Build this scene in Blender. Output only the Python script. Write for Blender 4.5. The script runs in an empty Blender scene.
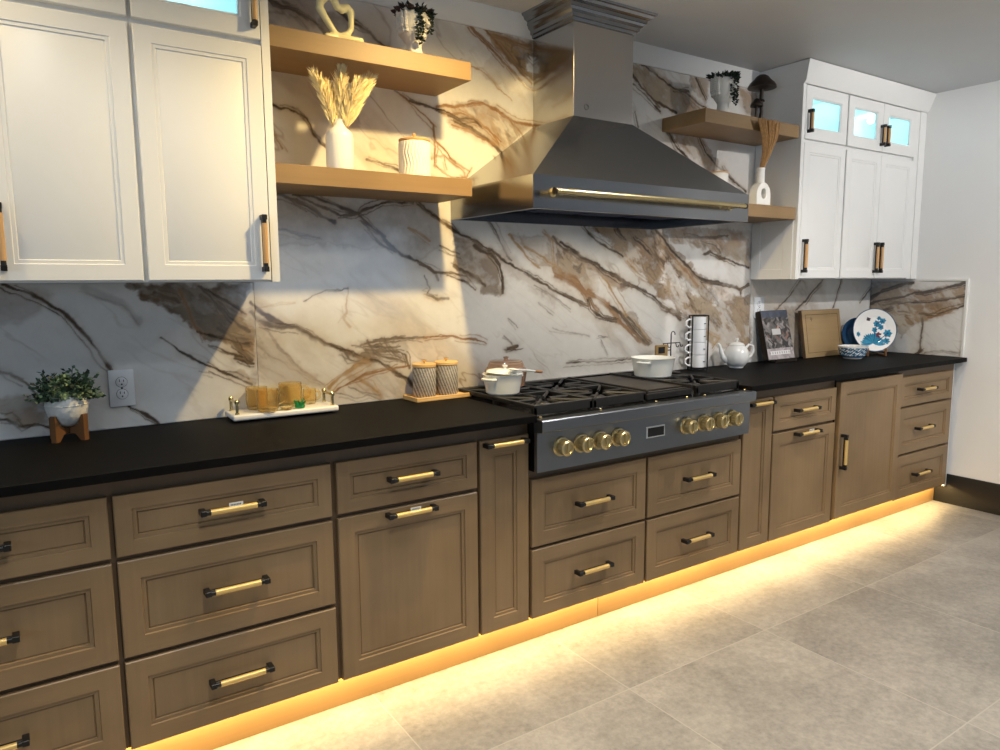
import bpy, bmesh, math, random
import numpy as np
from mathutils import Vector, Matrix
random.seed(7); RNG=np.random.RandomState(11)
scene=bpy.context.scene
COL=scene.collection
PI=math.pi
# ------------------------------------------------------------------ materials
def srgb(r,g,b):
    f=lambda c:(c/255)/12.92 if c<=10.3 else (((c/255)+.055)/1.055)**2.4
    return (f(r),f(g),f(b),1)
def newmat(name):
    m=bpy.data.materials.new(name); m.use_nodes=True
    return m,m.node_tree.nodes,m.node_tree.links,m.node_tree.nodes['Principled BSDF']
def pm(name,col,rough=.5,metal=0,var=.06,scale=8,bump=0,bscale=60,trans=0,ior=1.45,coat=0,spec=.5,sub=0):
    m,n,l,b=newmat(name)
    b.inputs['Roughness'].default_value=rough; b.inputs['Metallic'].default_value=metal
    b.inputs['Transmission Weight'].default_value=trans; b.inputs['IOR'].default_value=ior
    b.inputs['Coat Weight'].default_value=coat; b.inputs['Specular IOR Level'].default_value=spec
    tc=n.new('ShaderNodeTexCoord'); no=n.new('ShaderNodeTexNoise'); no.inputs['Scale'].default_value=scale; no.inputs['Detail'].default_value=4
    l.new(tc.outputs['Object'],no.inputs['Vector'])
    rp=n.new('ShaderNodeValToRGB'); rp.color_ramp.elements[0].position=.3; rp.color_ramp.elements[1].position=.7
    rp.color_ramp.elements[0].color=tuple(c*(1-var) for c in col[:3])+(1,)
    rp.color_ramp.elements[1].color=tuple(min(1,c*(1+var)) for c in col[:3])+(1,)
    l.new(no.outputs['Fac'],rp.inputs['Fac']); l.new(rp.outputs['Color'],b.inputs['Base Color'])
    if bump:
        n2=n.new('ShaderNodeTexNoise'); n2.inputs['Scale'].default_value=bscale; n2.inputs['Detail'].default_value=3
        bp=n.new('ShaderNodeBump'); bp.inputs['Strength'].default_value=bump; bp.inputs['Distance'].default_value=.004
        l.new(tc.outputs['Object'],n2.inputs['Vector']); l.new(n2.outputs['Fac'],bp.inputs['Height']); l.new(bp.outputs['Normal'],b.inputs['Normal'])
    return m
def wood(name,c1,c2,axis,rough=.45,fine=55,mott=3.0,grain=.27):
    m,n,l,b=newmat(name); b.inputs['Roughness'].default_value=rough
    tc=n.new('ShaderNodeTexCoord'); oi=n.new('ShaderNodeObjectInfo')
    mp=n.new('ShaderNodeMapping'); s=[fine]*3; s[axis]=fine*.04; mp.inputs['Scale'].default_value=s
    ad=n.new('ShaderNodeVectorMath'); ad.operation='ADD'
    mu=n.new('ShaderNodeMath'); mu.operation='MULTIPLY'; mu.inputs[1].default_value=13
    l.new(oi.outputs['Random'],mu.inputs[0]); l.new(tc.outputs['Object'],ad.inputs[0]); l.new(mu.outputs[0],ad.inputs[1])
    l.new(ad.outputs[0],mp.inputs['Vector'])
    g=n.new('ShaderNodeTexNoise'); g.inputs['Scale'].default_value=1; g.inputs['Detail'].default_value=5; g.inputs['Roughness'].default_value=.65
    l.new(mp.outputs[0],g.inputs['Vector'])
    mt=n.new('ShaderNodeTexNoise'); mt.inputs['Scale'].default_value=mott; mt.inputs['Detail'].default_value=3; l.new(ad.outputs[0],mt.inputs['Vector'])
    mx=n.new('ShaderNodeMath'); mx.operation='MULTIPLY_ADD'; mx.inputs[1].default_value=grain
    mh=n.new('ShaderNodeMath'); mh.operation='MULTIPLY'; mh.inputs[1].default_value=1-grain
    l.new(mt.outputs['Fac'],mh.inputs[0]); l.new(g.outputs['Fac'],mx.inputs[0]); l.new(mh.outputs[0],mx.inputs[2])
    rp=n.new('ShaderNodeValToRGB'); rp.color_ramp.elements[0].position=.32; rp.color_ramp.elements[1].position=.68
    rp.color_ramp.elements[0].color=c1; rp.color_ramp.elements[1].color=c2
    l.new(mx.outputs[0],rp.inputs['Fac']); l.new(rp.outputs['Color'],b.inputs['Base Color'])
    bp=n.new('ShaderNodeBump'); bp.inputs['Strength'].default_value=.08; bp.inputs['Distance'].default_value=.002
    l.new(g.outputs['Fac'],bp.inputs['Height']); l.new(bp.outputs['Normal'],b.inputs['Normal'])
    return m
def attrmat(name,rough=.15,noise=.06,nscale=30,spec=.5,bump=0):
    m,n,l,b=newmat(name); b.inputs['Roughness'].default_value=rough; b.inputs['Specular IOR Level'].default_value=spec
    at=n.new('ShaderNodeAttribute'); at.attribute_name='Col'
    tc=n.new('ShaderNodeTexCoord'); no=n.new('ShaderNodeTexNoise'); no.inputs['Scale'].default_value=nscale; no.inputs['Detail'].default_value=6; no.inputs['Roughness'].default_value=.7
    l.new(tc.outputs['Object'],no.inputs['Vector'])
    mr=n.new('ShaderNodeMapRange'); mr.inputs['From Min'].default_value=.25; mr.inputs['From Max'].default_value=.75
    mr.inputs['To Min'].default_value=1-noise; mr.inputs['To Max'].default_value=1+noise
    l.new(no.outputs['Fac'],mr.inputs['Value'])
    vm=n.new('ShaderNodeVectorMath'); vm.operation='SCALE'; l.new(at.outputs['Color'],vm.inputs[0]); l.new(mr.outputs[0],vm.inputs['Scale'])
    l.new(vm.outputs[0],b.inputs['Base Color'])
    return m
def brushed(name,col,rough,axis=0):
    m,n,l,b=newmat(name); b.inputs['Metallic'].default_value=1; b.inputs['Base Color'].default_value=col
    tc=n.new('ShaderNodeTexCoord'); mp=n.new('ShaderNodeMapping'); s=[400]*3; s[axis]=4; mp.inputs['Scale'].default_value=s
    no=n.new('ShaderNodeTexNoise'); no.inputs['Scale'].default_value=1; no.inputs['Detail'].default_value=3
    l.new(tc.outputs['Object'],mp.inputs['Vector']); l.new(mp.outputs[0],no.inputs['Vector'])
    mr=n.new('ShaderNodeMapRange'); mr.inputs['To Min'].default_value=rough*.75; mr.inputs['To Max'].default_value=rough*1.3
    l.new(no.outputs['Fac'],mr.inputs['Value']); l.new(mr.outputs[0],b.inputs['Roughness'])
    bp=n.new('ShaderNodeBump'); bp.inputs['Strength'].default_value=.03; bp.inputs['Distance'].default_value=.001
    l.new(no.outputs['Fac'],bp.inputs['Height']); l.new(bp.outputs['Normal'],b.inputs['Normal'])
    return m
def floor_mat():
    m,n,l,b=newmat('floor_tile'); b.inputs['Roughness'].default_value=.42
    tc=n.new('ShaderNodeTexCoord')
    sx=n.new('ShaderNodeSeparateXYZ'); l.new(tc.outputs['Object'],sx.inputs[0])
    def line(out,off,per):
        a=n.new('ShaderNodeMath'); a.operation='SUBTRACT'; a.inputs[1].default_value=off; l.new(out,a.inputs[0])
        d=n.new('ShaderNodeMath'); d.operation='DIVIDE'; d.inputs[1].default_value=per; l.new(a.outputs[0],d.inputs[0])
        fl=n.new('ShaderNodeMath'); fl.operation='FLOOR'; l.new(d.outputs[0],fl.inputs[0])
        fr=n.new('ShaderNodeMath'); fr.operation='FRACT'; l.new(d.outputs[0],fr.inputs[0])
        s=n.new('ShaderNodeMath'); s.operation='SUBTRACT'; s.inputs[1].default_value=.5; l.new(fr.outputs[0],s.inputs[0])
        ab=n.new('ShaderNodeMath'); ab.operation='ABSOLUTE'; l.new(s.outputs[0],ab.inputs[0])
        gt=n.new('ShaderNodeMath'); gt.operation='GREATER_THAN'; gt.inputs[1].default_value=.5-.0022/per; l.new(ab.outputs[0],gt.inputs[0])
        return gt.outputs[0],fl.outputs[0]
    gx,ix=line(sx.outputs[0],1.253,.7425); gy,iy=line(sx.outputs[1],-.957,.744)
    mxx=n.new('ShaderNodeMath'); mxx.operation='MAXIMUM'; l.new(gx,mxx.inputs[0]); l.new(gy,mxx.inputs[1])
    cb=n.new('ShaderNodeCombineXYZ'); l.new(ix,cb.inputs[0]); l.new(iy,cb.inputs[1])
    wn=n.new('ShaderNodeTexWhiteNoise'); wn.noise_dimensions='2D'; l.new(cb.outputs[0],wn.inputs['Vector'])
    v2=n.new('ShaderNodeVectorMath'); v2.operation='MULTIPLY_ADD'; l.new(wn.outputs['Color'],v2.inputs[0]); v2.inputs[1].default_value=(9,9,9); l.new(tc.outputs['Object'],v2.inputs[2])
    n1=n.new('ShaderNodeTexNoise'); n1.inputs['Scale'].default_value=2.2; n1.inputs['Detail'].default_value=8; n1.inputs['Roughness'].default_value=.62; n1.inputs['Distortion'].default_value=.5; l.new(v2.outputs[0],n1.inputs['Vector'])
    n2=n.new('ShaderNodeTexNoise'); n2.inputs['Scale'].default_value=45; n2.inputs['Detail'].default_value=5; n2.inputs['Roughness'].default_value=.7; l.new(v2.outputs[0],n2.inputs['Vector'])
    mm=n.new('ShaderNodeMix'); mm.inputs[0].default_value=.42; l.new(n1.outputs['Fac'],mm.inputs[2]); l.new(n2.outputs['Fac'],mm.inputs[3])
    rp=n.new('ShaderNodeValToRGB'); e=rp.color_ramp.elements; e[0].position=.36; e[1].position=.66
    e[0].color=FLOOR_A; e[1].color=FLOOR_B
    l.new(mm.outputs[0],rp.inputs['Fac'])
    mg=n.new('ShaderNodeMix'); mg.data_type='RGBA'; l.new(mxx.outputs[0],mg.inputs[0]); l.new(rp.outputs['Color'],mg.inputs[6]); mg.inputs[7].default_value=srgb(158,154,146)
    l.new(mg.outputs[2],b.inputs['Base Color'])
    bp=n.new('ShaderNodeBump'); bp.inputs['Strength'].default_value=.12; bp.inputs['Distance'].default_value=.003
    sb=n.new('ShaderNodeMath'); sb.operation='SUBTRACT'; l.new(n2.outputs['Fac'],sb.inputs[0]); l.new(mxx.outputs[0],sb.inputs[1])
    l.new(sb.outputs[0],bp.inputs['Height']); l.new(bp.outputs['Normal'],b.inputs['Normal'])
    return m
FLOOR_A=srgb(114,111,106); FLOOR_B=srgb(163,158,150)
W1,W2=srgb(118,95,66),srgb(143,117,84)
M={}
M['stile']=wood('taupe_maple_vertical',W1,W2,2,.42)
M['rail']=wood('taupe_maple_horizontal',W1,W2,0,.42)
M['frame']=wood('taupe_maple_frame',srgb(84,65,46),srgb(102,81,58),2,.45)
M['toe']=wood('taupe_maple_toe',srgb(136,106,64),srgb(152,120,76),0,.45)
M['oak']=wood('natural_oak',srgb(124,98,62),srgb(149,120,82),0,.5,38,2)
M['white']=pm('white_lacquer',srgb(226,226,224),.38,var=.01)
M['wall']=pm('wall_paint',srgb(228,228,227),.55,var=.015,scale=3,bump=.05,bscale=180)
M['ceil']=pm('ceiling_paint',srgb(200,201,203),.5,var=.015,scale=3)
M['dim']=pm('room_paint',srgb(120,120,122),.6,var=.02)
M['trimw']=pm('trim_white',srgb(222,221,217),.4,var=.01)
M['basebd']=pm('dark_baseboard',srgb(26,25,23),.4,var=.1)
M['counter']=pm('black_stone',srgb(13,12,12),.6,var=.25,scale=30,bump=.04,bscale=250,spec=.1)
M['steel']=brushed('brushed_steel',(.32,.325,.335,1),.19,0)
M['steelv']=brushed('brushed_steel_chimney',(.52,.51,.50,1),.14,2)
M['steelp']=brushed('brushed_steel_panel',(.25,.27,.30,1),.32,0)
M['black']=pm('black_metal',srgb(20,19,19),.4,0,.1)
M['iron']=pm('cast_iron',srgb(26,25,25),.5,0,.2,60,bump=.1,bscale=300)
M['enamel']=pm('black_enamel',srgb(14,14,15),.2,0,.05)
M['griddle']=pm('griddle_plate',srgb(58,52,46),.4,.6,.1)
M['brass']=pm('satin_brass',srgb(216,200,152),.26,1,.05,30)
M['silver']=pm('silver_trim',srgb(205,205,203),.35,.4,.03)
M['bronze']=pm('antique_brass',srgb(196,180,136),.3,.85,.1,30)
M['grip']=pm('tan_grip',srgb(222,190,122),.32,.45,.04,20)
M['gripw']=wood('tan_wood_grip',srgb(186,142,92),srgb(205,163,110),2,.4)
M['sticker']=pm('sticker_paper',srgb(215,214,205),.5,var=.02)
M['ink']=pm('sticker_ink',srgb(70,75,85),.5,var=.02)
M['glass']=pm('clear_glass',(1,1,1,1),.02,trans=1,var=0,ior=1.3)
M['amber']=pm('amber_glass',srgb(254,234,190),.08,trans=.96,var=.05,scale=60,bump=.5,bscale=120,ior=1.15)
M['amberp']=pm('rosy_brown_glass',srgb(226,190,160),.06,trans=.75,var=.03)
M['green']=pm('green_glass',srgb(70,190,110),.1,trans=.6,var=.1,scale=60)
M['canglass']=pm('grey_ribbed_glass',srgb(190,182,168),.08,trans=.6,var=.1,ior=1.3)
M['ceramic']=pm('white_ceramic',srgb(232,231,226),.22,var=.01,coat=.3)
M['bisque']=pm('white_bisque',srgb(228,224,214),.7,var=.03,scale=40,bump=.5,bscale=70)
M['cream']=pm('cream_resin',srgb(232,222,170),.4,var=.04)
M['ribw']=pm('white_embossed',srgb(236,231,216),.5,var=.01)
M['marblew']=pm('white_marble',srgb(236,233,226),.25,var=.03)
M['pampas']=pm('pampas_fluff',srgb(240,224,176),.9,var=.15,scale=50)
M['straw']=pm('dried_straw',srgb(176,136,88),.8,var=.2,scale=90)
M['leafd']=pm('dark_leaf',srgb(30,44,34),.5,var=.3,scale=40)
M['leafp']=pm('purple_leaf',srgb(58,36,38),.5,var=.3,scale=40)
M['leaf']=pm('green_leaf',srgb(74,96,70),.55,var=.35,scale=60)
M['leafl']=pm('pale_leaf',srgb(150,170,128),.55,var=.2,scale=60)
M['stand']=wood('walnut_stand',srgb(92,60,32),srgb(126,86,48),2,.45)
M['boardw']=wood('cutting_board_wood',srgb(150,123,84),srgb(176,148,106),0,.5)
M['boarde']=wood('cutting_board_edge',srgb(84,62,42),srgb(104,78,54),0,.5)
M['bamboo']=wood('bamboo',srgb(214,170,104),srgb(232,190,126),0,.45)
M['outlet']=pm('outlet_plastic',srgb(232,234,236),.35,var=.01)
M['dark']=pm('dark_void',srgb(12,12,13),.6,var=.05)
M['filter']=brushed('hood_filter',(.06,.08,.15,1),.5,1)
M['floor']=floor_mat()
M['bronzed']=pm('dark_bronze',srgb(52,44,38),.4,.6,.15,30)
M['mug']=pm('mug_white',srgb(238,239,240),.25,var=.01)
M['bookpage']=pm('book_pages',srgb(205,198,186),.7,var=.05)
M['potpaint']=pm('pot_enamel',srgb(236,236,228),.18,var=.01,coat=.4)
M['lidwood']=wood('lid_wood',srgb(190,142,88),srgb(212,166,110),0,.45)
M['utwood']=wood('spoon_wood',srgb(150,104,64),srgb(176,130,86),0,.5)
M['tagc']=pm('brass_tag',srgb(170,140,90),.4,.5,.05)
M['blueware']=pm('blue_ware',srgb(36,66,96),.25,var=.2,scale=40)
M['marble']=attrmat('veined_marble',.1,.05,22)
M['print']=attrmat('printed_face',.3,.04,60)
M['glaze']=attrmat('painted_glaze',.15,.02,60)
def striped(name,c1,c2,scale,rough):
    m,n,l,b=newmat(name); b.inputs['Roughness'].default_value=rough; b.inputs['Transmission Weight'].default_value=.25; b.inputs['IOR'].default_value=1.3
    tc=n.new('ShaderNodeTexCoord'); mp=n.new('ShaderNodeMapping'); mp.inputs['Rotation'].default_value=(0,.35,.3); wv=n.new('ShaderNodeTexWave'); wv.inputs['Scale'].default_value=scale; wv.inputs['Distortion'].default_value=2.5; wv.inputs['Detail'].default_value=2; wv.inputs['Detail Scale'].default_value=6
    l.new(tc.outputs['Object'],mp.inputs['Vector']); l.new(mp.outputs[0],wv.inputs['Vector'])
    rp=n.new('ShaderNodeValToRGB'); rp.color_ramp.elements[0].color=c1; rp.color_ramp.elements[1].color=c2; l.new(wv.outputs['Fac'],rp.inputs['Fac']); l.new(rp.outputs['Color'],b.inputs['Base Color'])
    return m
M['canglass']=striped('grey_ribbed_glass',srgb(128,120,110),srgb(208,200,186),30,.12)
# ------------------------------------------------------------------ mesh builder
class MB:
    def __init__(s): s.bm=bmesh.new()
    def _set(s,faces,mi):
        for f in faces: f.material_index=mi
    def box(s,a,b,mi=0,bev=0,seg=1):
        x0,y0,z0=[min(a[i],b[i]) for i in range(3)]; x1,y1,z1=[max(a[i],b[i]) for i in range(3)]
        t=bmesh.new()
        vs=[t.verts.new(p) for p in [(x0,y0,z0),(x1,y0,z0),(x1,y1,z0),(x0,y1,z0),(x0,y0,z1),(x1,y0,z1),(x1,y1,z1),(x0,y1,z1)]]
        for q in [(0,3,2,1),(4,5,6,7),(0,1,5,4),(1,2,6,5),(2,3,7,6),(3,0,4,7)]: t.faces.new([vs[i] for i in q])
        if bev: bmesh.ops.bevel(t,geom=list(t.edges),offset=bev,segments=seg,affect='EDGES',profile=.5)
        s.merge(t,mi)
    def merge(s,t,mi=None,mat=None):
        if mat is not None: bmesh.ops.transform(t,matrix=mat,verts=t.verts)
        mp={}
        for v in t.verts: mp[v]=s.bm.verts.new(v.co)
        for f in t.faces:
            try: g=s.bm.faces.new([mp[v] for v in f.verts])
            except ValueError: continue
            g.material_index=f.material_index if mi is None else mi
        t.free()
    def poly(s,pts,mi=0):
        f=s.bm.faces.new([s.bm.verts.new(p) for p in pts]); f.material_index=mi; return f
    def prism(s,pts,vec,mi=0):
        n=len(pts); a=[s.bm.verts.new(p) for p in pts]; b=[s.bm.verts.new(Vector(p)+Vector(vec)) for p in pts]
        fs=[s.bm.faces.new(a),s.bm.faces.new(b[::-1])]+[s.bm.faces.new([a[i],b[i],b[(i+1)%n],a[(i+1)%n]]) for i in range(n)]
        s._set(fs,mi)
    def tube(s,pts,r,seg=10,mi=0,closed=False,caps=True):
        P=[Vector(p) for p in pts]; n=len(P); R=r if isinstance(r,(list,tuple)) else [r]*n
        rings=[]; up=None
        for i in range(n):
            if closed: d=(P[(i+1)%n]-P[i-1])
            else: d=P[min(i+1,n-1)]-P[max(i-1,0)]
            if d.length<1e-9: d=Vector((0,0,1))
            d.normalize()
            if up is None:
                up=Vector((0,0,1)) if abs(d.z)<.9 else Vector((0,1,0))
            a=d.cross(up)
            if a.length<1e-4: a=d.cross(Vector((1,0,0)))
            a.normalize(); bb=a.cross(d).normalized(); up=bb
            rings.append([s.bm.verts.new(P[i]+(a*math.cos(2*PI*k/seg)+bb*math.sin(2*PI*k/seg))*R[i]) for k in range(seg)])
        for i in range(n if closed else n-1):
            A,B=rings[i],rings[(i+1)%n]
            for k in range(seg):
                f=s.bm.faces.new([A[k],A[(k+1)%seg],B[(k+1)%seg],B[k]]); f.material_index=mi
        if caps and not closed:
            for rg in (rings[0][::-1],rings[-1]):
                f=s.bm.faces.new(rg); f.material_index=mi
    def cyl(s,a,b,r,r2=None,seg=20,mi=0): s.tube([a,b],[r,r if r2 is None else r2],seg,mi)
    def lathe(s,prof,c=(0,0,0),seg=32,mi=0,axis=None,fn=None):
        c=Vector(c); rings=[]
        for r,z in prof:
            if r<1e-6: rings.append([s.bm.verts.new((0,0,z))])
            else:
                rg=[]
                for k in range(seg):
                    th=2*PI*k/seg; rr=r*(fn(th,z) if fn else 1)
                    rg.append(s.bm.verts.new((rr*math.cos(th),rr*math.sin(th),z)))
                rings.append(rg)
        for A,B in zip(rings,rings[1:]):
            for k in range(seg):
                q=[A[k%len(A)],A[(k+1)%len(A)],B[(k+1)%len(B)],B[k%len(B)]]
                u=[]
                for v in q:
                    if v not in u: u.append(v)
                if len(u)>2:
                    f=s.bm.faces.new(u); f.material_index=mi
        m=Matrix.Translation(c)
        if axis is not None: m=m@Vector((0,0,1)).rotation_difference(Vector(axis)).to_matrix().to_4x4()
        for rg in rings:
            for v in rg: v.co=m@v.co
    def ell(s,c,r,mi=0,u=12,v=8,mat=None):
        t=bmesh.new(); bmesh.ops.create_uvsphere(t,u_segments=u,v_segments=v,radius=1)
        r=(r,r,r) if isinstance(r,(int,float)) else r
        mm=Matrix.Translation(c)@(mat.to_4x4() if mat is not None else Matrix.Identity(4))@Matrix.Diagonal((*r,1))
        s.merge(t,mi,mm)
    def leaf(s,c,d,L,w,mi=0,n=None):
        d=Vector(d).normalized(); n=Vector(n) if n is not None else Vector((random.uniform(-1,1),random.uniform(-1,1),random.uniform(-.2,1)))
        a=d.cross(n)
        if a.length<1e-3: a=d.cross(Vector((1,.3,.2)))
        a.normalize(); nn=a.cross(d); c=Vector(c)
        p=[c,c+d*L*.45+a*w*.5+nn*w*.08,c+d*L,c+d*L*.45-a*w*.5+nn*w*.08,c+d*L*.5+nn*w*.22,c+d*L*.5-nn*w*.1]
        v=[s.bm.verts.new(x) for x in p]
        for q in [(0,1,4),(1,2,4),(2,3,4),(3,0,4),(1,0,5),(2,1,5),(3,2,5),(0,3,5)]:
            f=s.bm.faces.new([v[i] for i in q]); f.material_index=mi
    def front(s,x0,x1,z0,z1,y,t=.019,fr=.05,mi=(0,1,0),depth=.009,frt=None,lip=0.0):
        """a five piece shaker front facing -y with a stepped bead around a recessed panel"""
        frt=fr if frt is None else frt
        bm=s.bm
        def ring(i,j,yy): return [bm.verts.new(p) for p in [(x0+i,yy,z0+j),(x1-i,yy,z0+j),(x1-i,yy,z1-j),(x0+i,yy,z1-j)]]
        e=.0025
        R=[ring(0,0,y+t),ring(0,0,y+e),ring(e,e,y)]
        O=R[-1]
        I=ring(fr,frt,y)
        # stiles run full height, rails between them
        def V(x,z): return bm.verts.new((x,y,z))
        tl=V(x0+fr,z1-e); bl=V(x0+fr,z0+e); tr=V(x1-fr,z1-e); br=V(x1-fr,z0+e)
        f=[]
        for q,m in [((O[0],bl,I[0],I[3],tl,O[3]),mi[0]),((br,O[1],O[2],tr,I[2],I[1]),mi[0]),((bl,br,I[1],I[0]),mi[1]),((I[3],I[2],tr,tl),mi[1])]:
            g=bm.faces.new(q); g.material_index=m
        # outer edge loops
        for A,B in ((R[0],R[1]),(R[1],R[2])):
            for k in range(4):
                g=bm.faces.new([A[k],A[(k+1)%4],B[(k+1)%4],B[k]]); g.material_index=mi[0]
        g=bm.faces.new(R[0][::-1]); g.material_index=mi[0]
        prev=I
        for i,dy in [(.002,depth*.55),(.011,depth*.55),(.013,depth*1.25),(.016,depth*1.0)]:
            nx=ring(fr+i,frt+i,y+dy)
            for k in range(4):
                g=bm.faces.new([prev[k],prev[(k+1)%4],nx[(k+1)%4],nx[k]]); g.material_index=mi[2] if k%2==0 and False else mi[0 if k in(1,3) else 1]
            prev=nx
        g=bm.faces.new(prev); g.material_index=mi[2]
    def frame(s,x0,x1,z0,z1,y,t,fr,mi=0,e=.002):
        """an open frame (for glass doors) facing -y"""
        bm=s.bm
        def ring(i,yy): return [bm.verts.new(p) for p in [(x0+i,yy,z0+i),(x1-i,yy,z0+i),(x1-i,yy,z1-i),(x0+i,yy,z1-i)]]
        R=[ring(0,y+t),ring(0,y+e),ring(e,y),ring(fr,y),ring(fr+.004,y+.005),ring(fr+.008,y+.005),ring(fr+.008,y+t)]
        R.append(R[0])
        for A,B in zip(R,R[1:]):
            for k in range(4):
                g=bm.faces.new([A[k],A[(k+1)%4],B[(k+1)%4],B[k]]); g.material_index=mi
    def build(s,name,mats,parent=None,smooth=35,loc=None):
        bmesh.ops.remove_doubles(s.bm,verts=s.bm.verts,dist=1e-6)
        bmesh.ops.recalc_face_normals(s.bm,faces=s.bm.faces)
        me=bpy.data.meshes.new(name); s.bm.to_mesh(me); s.bm.free()
        for m in (mats if isinstance(mats,(list,tuple)) else [mats]): me.materials.append(M[m] if isinstance(m,str) else m)
        if smooth:
            me.polygons.foreach_set('use_smooth',[True]*len(me.polygons)); me.set_sharp_from_angle(angle=math.radians(smooth))
        o=bpy.data.objects.new(name,me); COL.objects.link(o)
        if parent: o.parent=parent
        if loc is not None: o.location=loc
        return o
def tag(o,label=None,cat=None,group=None,kind=None):
    if label: o['label']=label
    if cat: o['category']=cat
    if group: o['group']=group
    if kind: o['kind']=kind
    return o
def thing(name,label,cat,loc=(0,0,0),rz=0,group=None):
    o=bpy.data.objects.new(name,None); o.empty_display_size=.05; COL.objects.link(o); o.location=loc; o.rotation_euler=(0,0,rz)
    return tag(o,label,cat,group)
def struct(o): o['kind']='structure'; return o
def copy_tree(o,parent=None):
    c=o.copy(); COL.objects.link(c)
    if parent: c.parent=parent
    for ch in list(o.children): copy_tree(ch,c)
    return c
def sbox(name,a,b,m,bev=0):
    mb=MB(); mb.box(a,b,0,bev); return struct(mb.build(name,m))
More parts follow.
